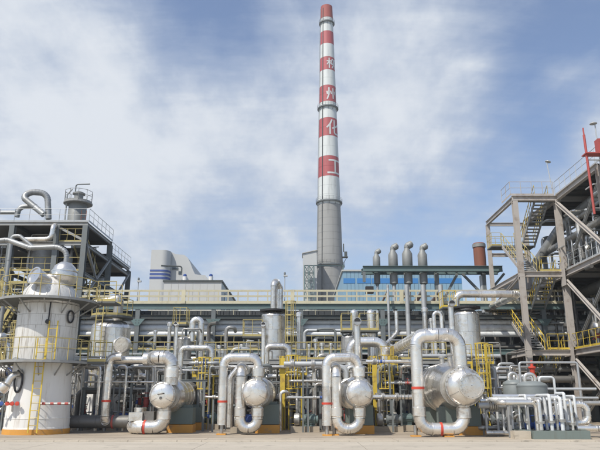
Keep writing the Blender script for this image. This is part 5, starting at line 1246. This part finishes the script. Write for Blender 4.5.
    l = thing('lamp_post', 'lamp head on a post at the right edge above the upper deck', 'lamp post', at(600, 160, 39), 'lamp posts')
    a, b = at(601, 170, 39), at(599, 124.5, 39); MB().tube([a, V(a.x, 39, b.z)], .04, 8).build('pole', 'galv', l); MB().lathe([(.05, 0), (.24, .04), (.24, .08), (.06, .18)], V(a.x - .1, 39, b.z), Z3, 14).build('lamp_head', 'lamp', l)
    a, b = at(598.5, 214, 38.2), at(590.5, 135, 38.2)
    g = thing('red_riser', 'slanting red pipe at the right edge of the stair tower', 'pipe', a); MB().tube([V(a.x - .25, 38.2, a.z - .0), V(a.x - .28, 38.2, b.z)], .08, 12).build('pipe', 'red_dark', g)
    MB().tube([V(a.x - .28, 38.2, b.z), V(a.x - .28, 38.2, b.z + .5)], .05, 8).build('tip', 'red_dark', g)
    c = at(597, 146, 38.2); MB().box(c.x + .0, c.x + .45, 38, 38.5, c.z - .5, c.z + .45).build('hose_cabinet', 'red_dark', g)
    MB().box(a.x - .4, 19.95, 37.95, 38.65, c.z - .58, c.z - .51).build('bracket', 'red_dark', g)
    MB().bar((19.85, 38.3, c.z - .58), (19.85, 38.3, L[2] + .04), .08, .08).build('bracket_post', 'red_dark', g)
    for zz in (L[2] - .2, a.z + .4): MB().bar((a.x - .3, 38.2, zz), (19.66, 38.2, zz), .06, .06).build('clamp', 'steel_mid', g)
    # pipes under the decks, running along the tower
    P = [(21.6, 15.6, .42, 'clad_back', 44, 53, 'thick grey pipe under the top deck of the stair tower'), (23, 14.6, .34, 'clad_back', 30, 54, 'second grey pipe under the top deck of the stair tower'), (20.9, 13.6, .26, 'clad_dull', 30, 52, 'lower slim grey pipe under the top deck of the stair tower'),
         (22, 9.6, .4, 'clad_dark', 30, 54, 'dark pipe under the middle deck of the stair tower'), (24, 8.8, .35, 'clad_dark', 30, 54, 'second dark pipe under the middle deck of the stair tower')]
    for x, z, r, mt, y0, y1, lab in P:
        g = thing('overhead_pipe', lab, 'pipe', (x, y0, z), 'pipes under the stair tower decks')
        pts = [(x, y0, z), (x, y1, z)]
        if r == .42: pts = [(30, 43.5, z + .2), (x, 43.5, z + .2), (x, 50.5, z - .3), (x - 1.6, 52.5, z - 3.0), (x - 1.6, 52.5, 9)]
        clad_pipe(g, pts, r, r * 2.2, mt, 1.4, 18)
    # vessels and drums on the decks
    rnd = random.Random(21)
    for (x, y, z0, h, r, lab) in ((22.5, 48, 10.9, 3, .8, 'upright vessel on the middle deck of the stair tower'), (24.5, 44, 10.9, 3.6, .9, 'fatter upright vessel on the middle deck near the right edge'), (23.2, 49, 5.1, 3.6, .85, 'dark upright vessel on the lower deck behind the yellow stairs'), (26, 46, 5.1, 3.4, 1.0, 'dark wide vessel on the lower deck of the stair tower'),
                                  (22.3, 51.5, .02, 3.6, .9, 'upright vessel on the ground inside the stair tower'), (25, 47, .02, 3.8, 1.1, 'wide upright vessel on the ground inside the stair tower')):
        o = thing('deck_vessel', lab, 'vessel', (x, y, z0), 'vessels inside the stair tower')
        MB().lathe([(r, 0), (r, h - r * .4), (r * .8, h - r * .15), (r * .2, h)], (x, y, z0), Z3, 26).build('shell', 'clad_dull' if z0 > 8 else 'clad_back', o)
        for k in range(1, 4): MB().tube([(x, y, z0 + h * k / 4.6), (x, y, z0 + h * k / 4.6 + .07)], r + .02, 26).build('lap_band', 'clad_dull', o)
        MB().pipe([(x, y, z0 + h - .1), (x, y, z0 + h + .6), (x + 1.4, y, z0 + h + .6)], .13, .3, 10).build('outlet', 'clad_dull', o)
    for y, z, lab in ((45, 6.4, 'horizontal drum on the lower deck at the right edge'), (43, 1.6, 'horizontal drum near the ground inside the stair tower, front'), (49, 2.6, 'horizontal drum inside the stair tower, rear'), (41.5, 3.3, 'small horizontal drum at the right edge below the lower deck')):
        o = thing('deck_drum', lab, 'vessel', (23, y, z), 'horizontal drums inside the stair tower'); r = .6 if 'small' not in lab else .4
        MB().tube([(20.9, y, z), (27, y, z)], r, 24).build('shell', 'clad_dull', o); m = MB(); dome(m, (20.9, y, z), (-1, 0, 0), r, r * .45, 24); m.build('dished_head', 'clad', o)
        for x in (21.8, 24.5): MB().box(x, x + .3, y - r * .8, y + r * .8, (5.1 if z > 5 else 0), z - r * .5).build('saddle', 'steel_grey', o)
    for k in range(210):
        x, y = rnd.triangular(20.3, 27, 21), rnd.uniform(37, 53.4); z0, top = rnd.choice(((0, 4.6), (5.1, 10.3), (5.1, 10.3), (10.85, 15.6), (10.85, 15.6)))
        z1 = rnd.uniform(z0 + 1.2, top); r = rnd.choice((.05, .07, .1, .14, .2)); dx = rnd.uniform(-1.5, 2.2)
        o = MB().pipe([(x, y, z0), (x, y, z1), (x + dx, y, z1), (x + dx, y + rnd.uniform(-1.5, 1.5), z1), ], r, r * 2.4, 9).build('tower_pipe', rnd.choice(('clad_dull', 'galv', 'clad', 'clad_back', 'clad_dark')), None)
        tag(o, ('thin', 'slim', 'thick')[(r > .06) + (r > .12)] + ' bent pipe ' + ('to the right' if dx > 0 else 'to the left') + ' standing on the ' + {0: 'ground', 5.1: 'lower deck', 10.85: 'middle deck'}[z0] + ' inside the right stair tower', 'pipe', 'small pipes inside the stair tower')
        if k % 4 == 0: valve(o, (x, y, z0 + .9), .14, rnd.choice(('steel_grey', 'clad_dull', 'red_dark')), Z3)
    for k in range(26):
        x = rnd.uniform(17.8, 23.5); y = rnd.uniform(52.3, 53.4) if x < 19.8 else rnd.uniform(47, 53)
        o = MB().tube([(x, y, 5.1), (x, y, 10.5)], rnd.choice((.06, .09, .14)), 8).build('tower_riser', rnd.choice(('clad_dark', 'clad_back', 'steel_dark')), None)
        tag(o, 'straight dark riser pipe between the lower and middle decks of the stair tower', 'pipe', 'straight risers inside the stair tower')
    # curtain of equipment further back
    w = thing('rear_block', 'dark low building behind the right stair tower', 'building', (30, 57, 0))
    MB().box(21, 45, 57, 66, 0, 13.2).build('wall', 'backing_dark', w)
    for k in range(8): 
        f = MB().box(22 + k * 2.6, 23.6 + k * 2.6, 56.9, 57.02, 6, 8).build('window', 'steel_grey', w); MB().box(22.1 + k * 2.6, 23.5 + k * 2.6, 56.86, 56.899, 6.1, 7.9).build('pane', 'glass', f)
build_right_tower()

# ================================================================== SKID with grey tanks at the lower right
def build_skid():
    X0, X1 = at(532, 440, 28.6).x, at(588, 440, 28.6).x
    t = thing('skid', 'grey-green steel skid base carrying a cluster of pale pipes at the lower right', 'skid', ((X0 + X1) / 2, 29, 0))
    MB().box(X0, X1, 28.3, 28.6, 0, .34).build('front_beam', 'plinth', t)
    for x in (X0, (X0 + X1) / 2, X1): MB().box(x - .12, x + .12, 28.61, 31.4, 0, .33).build('side_beam', 'plinth', t)
    MB().box(X0 - .6, X1 - .2, 31.41, 31.7, 0, .34).build('rear_beam', 'plinth', t)
    MB().box(X0 + .13, (X0 + X1) / 2 - .13, 28.62, 31.38, .05, .3).build('tray', 'grating', t)
    MB().box((X0 + X1) / 2 + .13, X1 - .13, 28.62, 31.38, .05, .3).build('tray', 'grating', t)
    b = MB().box(X0 - .75, X0 - .05, 28.5, 29.1, 0, .32).build('concrete_block', 'kerbstone', None); tag(b, 'pale concrete block at the left end of the grey-green skid', 'block')
    # tanks
    for px, Y, r, ztop, lab in ((533, 31.8, .72, 382.5, 'larger grey-green round tank with pale pipes on top, at the lower right'), (516, 34.2, .62, 381, 'smaller grey-green round tank, half hidden behind the larger one')):
        x = at(px, 400, Y).x; z1 = zat(ztop, Y); z0 = zat(397, Y)
        k = thing('grey_tank', lab, 'tank', (x, Y, 0), 'grey-green tanks')
        MB().lathe([(r, 0), (r, z1 - z0 - .14), (r * .9, z1 - z0 - .05), (r * .55, z1 - z0 + .05), (r * .1, z1 - z0 + .08)], (x, Y, z0), Z3, 32).build('shell', 'tank_grey', k)
        MB().tube([(x, Y, z0 - .06), (x, Y, z0)], r + .04, 32).build('rim', 'tank_grey', k)
        MB().tube([(x, Y, z1 - .2), (x, Y, z1 - .15)], r + .012, 32).build('weld_band', 'tank_grey', k)
        for a in range(4): c = V(x + (r - .08) * math.cos(R(45 + 90 * a)), Y + (r - .08) * math.sin(R(45 + 90 * a)), 0); MB().tube([c, c + V(0, 0, z0 - .06)], .07, 8).build('leg', 'tank_grey', k)
        MB().lathe([(r * .4, .35), (r * .95, z0 - .07)], (x, Y, 0), Z3, 24).build('hopper', 'tank_grey', k)
        MB().pipe([(x - r * .45, Y, z1 - .02), (x - r * .45, Y, z1 + .38), (x + r * .25, Y, z1 + .42), (x + r * .25, Y, z1)], .09, .2, 14).build('top_pipe', 'clad', k)
        MB().pipe([(x + r * .5, Y - .1, z1 - .02), (x + r * .5, Y - .1, z1 + .25), (x + r * 1.5, Y - .1, z1 + .25), (x + r * 1.5, Y - .1, .4)], .06, .15, 12).build('side_pipe', 'pipe_pale', k)
    # frame with horizontal members
    g = thing('crossing_frame', 'pale pipe frame crossing above and beside the grey-green tanks', 'pipe frame', (at(520, 400, 33).x, 33, 0))
    xa, xb_, z = at(519, 362, 33).x, at(577, 362, 33).x, zat(362.5, 33)
    MB().pipe([(xa, 33, zat(392, 33)), (xa, 33, z), (xb_, 33, z), (xb_, 33, 0)], .06, .12, 10).build('frame_pipe', 'galv', g)
    for py, a, b in ((389, 538, 596), (398, 552, 598)): MB().tube([V(at(a, py, 32.5).x, 32.5, zat(py, 32.5)), V(at(b, py, 32.5).x, 32.5, zat(py, 32.5))], .07, 10).build('frame_rail', 'galv', g)
    # red hydrant valve above tank
    h = thing('red_valve', 'red valve on an upright pipe between the grey tanks and the stair column', 'valve', at(532, 380, 34.5)); c = at(532.5, 372, 34.5)
    MB().lathe([(.07, -.7), (.09, -.3), (.2, -.28), (.2, -.2), (.12, -.1), (.14, .15), (.2, .2), (.2, .28), (.08, .3), (.05, .6)], c, Z3, 14).build('body', 'red', h); MB().tube([c + V(-.22, 0, .45), c + V(.22, 0, .45)], .03, 6).build('handle', 'red', h)
    MB().tube([(c.x, c.y, 0), (c.x, c.y, c.z - .7)], .07, 8).build('stem', 'galv', h)
    # long manifolds
    Ls = [(492, 558, 396.5, 30.4, .105, 'clad'), (494, 566, 399.5, 29.8, .09, 'pipe_pale'), (500, 536, 402.5, 29.3, .12, 'clad'), (486, 600, 403, 31.8, .11, 'clad_dull'), (480, 540, 428, 31.2, .1, 'clad_dull'), (486, 546, 433, 30.4, .12, 'clad'), (500, 560, 424, 31.6, .08, 'clad_dull')]
    W = ['upper manifold pipe in front of the grey tanks', 'pale painted manifold pipe just below the upper one', 'thick short manifold pipe at the left of the skid', 'long grey manifold pipe behind the skid risers', 'low dull pipe left of the skid near the ground', 'thick low pipe left of the skid', 'low pipe behind the skid risers']
    for (a, b, py, Y, r, mt), w in zip(Ls, W):
        o = thing('manifold_pipe', w, 'pipe', at(a, py, Y), 'manifold pipes around the skid'); z = zat(py, Y)
        xa, xb_ = at(a, py, Y).x, at(b, py, Y).x
        pts = [(xa, Y, z), (xb_, Y, z)] if a in (486, 492) else [(xa, Y + .6, z), (xa, Y, z), (xb_, Y, z), (xb_, Y, max(.3, z - 1.3) if z > 1 else .35)]
        clad_pipe(o, pts, r, r * 2, mt, 1.6, 12)
        for s_ in (.2, .75): x = xa + (xb_ - xa) * s_; MB().bar((x, Y, 0), (x, Y, z - r), .07, .07).build('support_post', 'steel_mid', o)
    # risers on the skid
    rnd = random.Random(3)
    for i, (px, Y, top, r) in enumerate(((540, 28.9, 400, .11), (546, 29.4, 398, .08), (551, 28.8, 401, .09), (556.5, 29.2, 399, .075), (561.5, 28.8, 401, .1), (566, 29.3, 399, .085), (571.5, 28.9, 400, .075), (576, 29.4, 399, .07), (527, 29.6, 401, .07), (519.5, 29.8, 402, .06), (512, 30, 402, .06))):
        x, z = at(px, 415, Y).x, zat(top, Y)
        o = thing('skid_riser', ('leftmost', 'second', 'third', 'fourth', 'fifth', 'sixth', 'seventh', 'rightmost', 'nearest of the three thin left-hand', 'middle of the three thin left-hand', 'farthest left of the three thin left-hand')[i] + ' pale upright ' + ('pipe of the main row on the grey-green skid' if i < 8 else 'pipes left of the grey-green skid'), 'pipe', (x, Y, .3), 'pale risers on the skid')
        MB().pipe([(x, Y, .34), (x, Y, z + .12 * (i % 3)), (x, Y + .9, z + .12 * (i % 3))], r * .85, r * .9, 12).build('pipe', 'pipe_pale' if i % 3 else 'clad', o)
        zz = rnd.uniform(.55, .8); MB().tube([(x, Y, zz), (x, Y, zz + .05)], r * 1.7, 12).build('flange', 'clad_dull', o); MB().tube([(x, Y, zz + .055), (x, Y, zz + .105)], r * 1.7, 12).build('flange', 'clad_dull', o)
    # looped pipe at the right end
    o = thing('loop_pipe', 'thick silver pipe loop at the right end of the skid', 'pipe', at(590, 430, 29.4)); Y = 29.6
    xs_, z0, z1 = at(588, 420, Y).x, .62, zat(404, Y)
    clad_pipe(o, [(xs_ - 1.0, Y, z1), (xs_ + .0, Y, z1), (xs_ + .0, Y, z0), (xs_ - 1.1, Y, z0)], .15, .3, 'clad', .8, 18)
    o = thing('loop_pipe', 'low silver pipe end lying right of the skid', 'pipe', at(585, 437, 29)); clad_pipe(o, [(xs_ - .8, 29, .42), (xs_ + .35, 29, .42), (xs_ + .35, 30.2, .42)], .12, .25, 'clad', .8, 16)
    for px, py, Y, c, lab in ((531, 427, 30, 'blue', 'leftmost blue valve body on the skid'), (541, 431, 29.6, 'blue', 'second blue valve body on the skid'), (547, 427, 30.3, 'blue', 'third blue valve body on the skid'), (556, 430, 30.1, 'blue', 'rightmost blue valve body on the skid'), (570, 431, 30, 'steel_grey', 'grey valve body on the skid')):
        p = at(px, py, Y); o = thing('skid_valve', lab, 'valve', p, 'valves on the skid'); valve(o, V(p.x, Y, max(.5, p.z)), .13, c, (1, 0, 0), 'body'); MB().tube([(p.x, Y, .3), (p.x, Y, max(.5, p.z) - .1)], .05, 8).build('stem', 'clad_dull', o)
    for i in range(14):
        x, Y = rnd.uniform(at(484, 420, 31).x, at(590, 420, 31).x), rnd.uniform(30.4, 33.5); z = rnd.uniform(.6, 1.6)
        o = MB().pipe([(x, Y, .05), (x, Y, z), (x + rnd.uniform(-1, 1), Y, z), (x + rnd.uniform(-1, 1), Y + .8, .3)], rnd.choice((.04, .06, .08)), .15, 9).build('small_pipe', rnd.choice(('clad', 'clad_dull', 'galv', 'pipe_pale')), None)
        tag(o, 'small bent pipe in the tangle behind the skid risers', 'pipe', 'small pipes behind the skid')
build_skid()

# ---- lamp posts on the rack
for px, py, Y, lab in ((138.5, 282, 50.3, 'thin lamp post on the rack walkway left of the boiler house'), (284.8, 276.5, 50.3, 'thin lamp post on the rack walkway right of the tall bent stub pipe')):
    p = at(px, py, Y); l = thing('lamp_post', lab, 'lamp post', (p.x, Y, 8.9), 'lamp posts')
    MB().tube([(p.x, Y, 8.9), (p.x, Y, p.z)], .035, 8).build('pole', 'galv', l)
    MB().box(p.x - .1, p.x + .22, Y - .12, Y + .12, p.z, p.z + .12).build('lamp_head', 'lamp', l)
    MB().lathe([(.05, .12), (.09, .2), (.07, .34), (.01, .38)], p, Z3, 10).build('beacon', 'steel_grey', l)
b = at(369.5, 290, 50.6); o = MB().box(b.x - .32, b.x + .32, 50.4, 50.9, b.z - .28, b.z + .28).build('junction_box', 'black', None); tag(o, 'small dark box on the rack walkway left of the vent row', 'box')
# ---- worker's rag / fire box at leftmost saddle
p = at(187.5, 428, 34); o = MB().box(p.x - .22, p.x + .22, 33.9, 34.3, 0, .55).build('fire_box', 'orange', None); tag(o, 'small orange-red box beside the leftmost exchanger saddle', 'box')

# ================================================================== THE AIR
hm = bpy.data.materials.new('haze'); hm.use_nodes = True; ht = hm.node_tree; ht.nodes.clear()
ho = nd(ht, 'ShaderNodeOutputMaterial'); hv = nd(ht, 'ShaderNodeVolumePrincipled')
hv.inputs['Color'].default_value = (.93, .96, 1, 1); hv.inputs['Density'].default_value = .0004; hv.inputs['Anisotropy'].default_value = .2
ht.links.new(hv.outputs[0], ho.inputs['Volume']); MAT['haze'] = hm
hb = MB().box(-520, 520, -130, 820, -1.2, 135).build('haze', 'haze', None, True); tag(hb, kind='stuff')
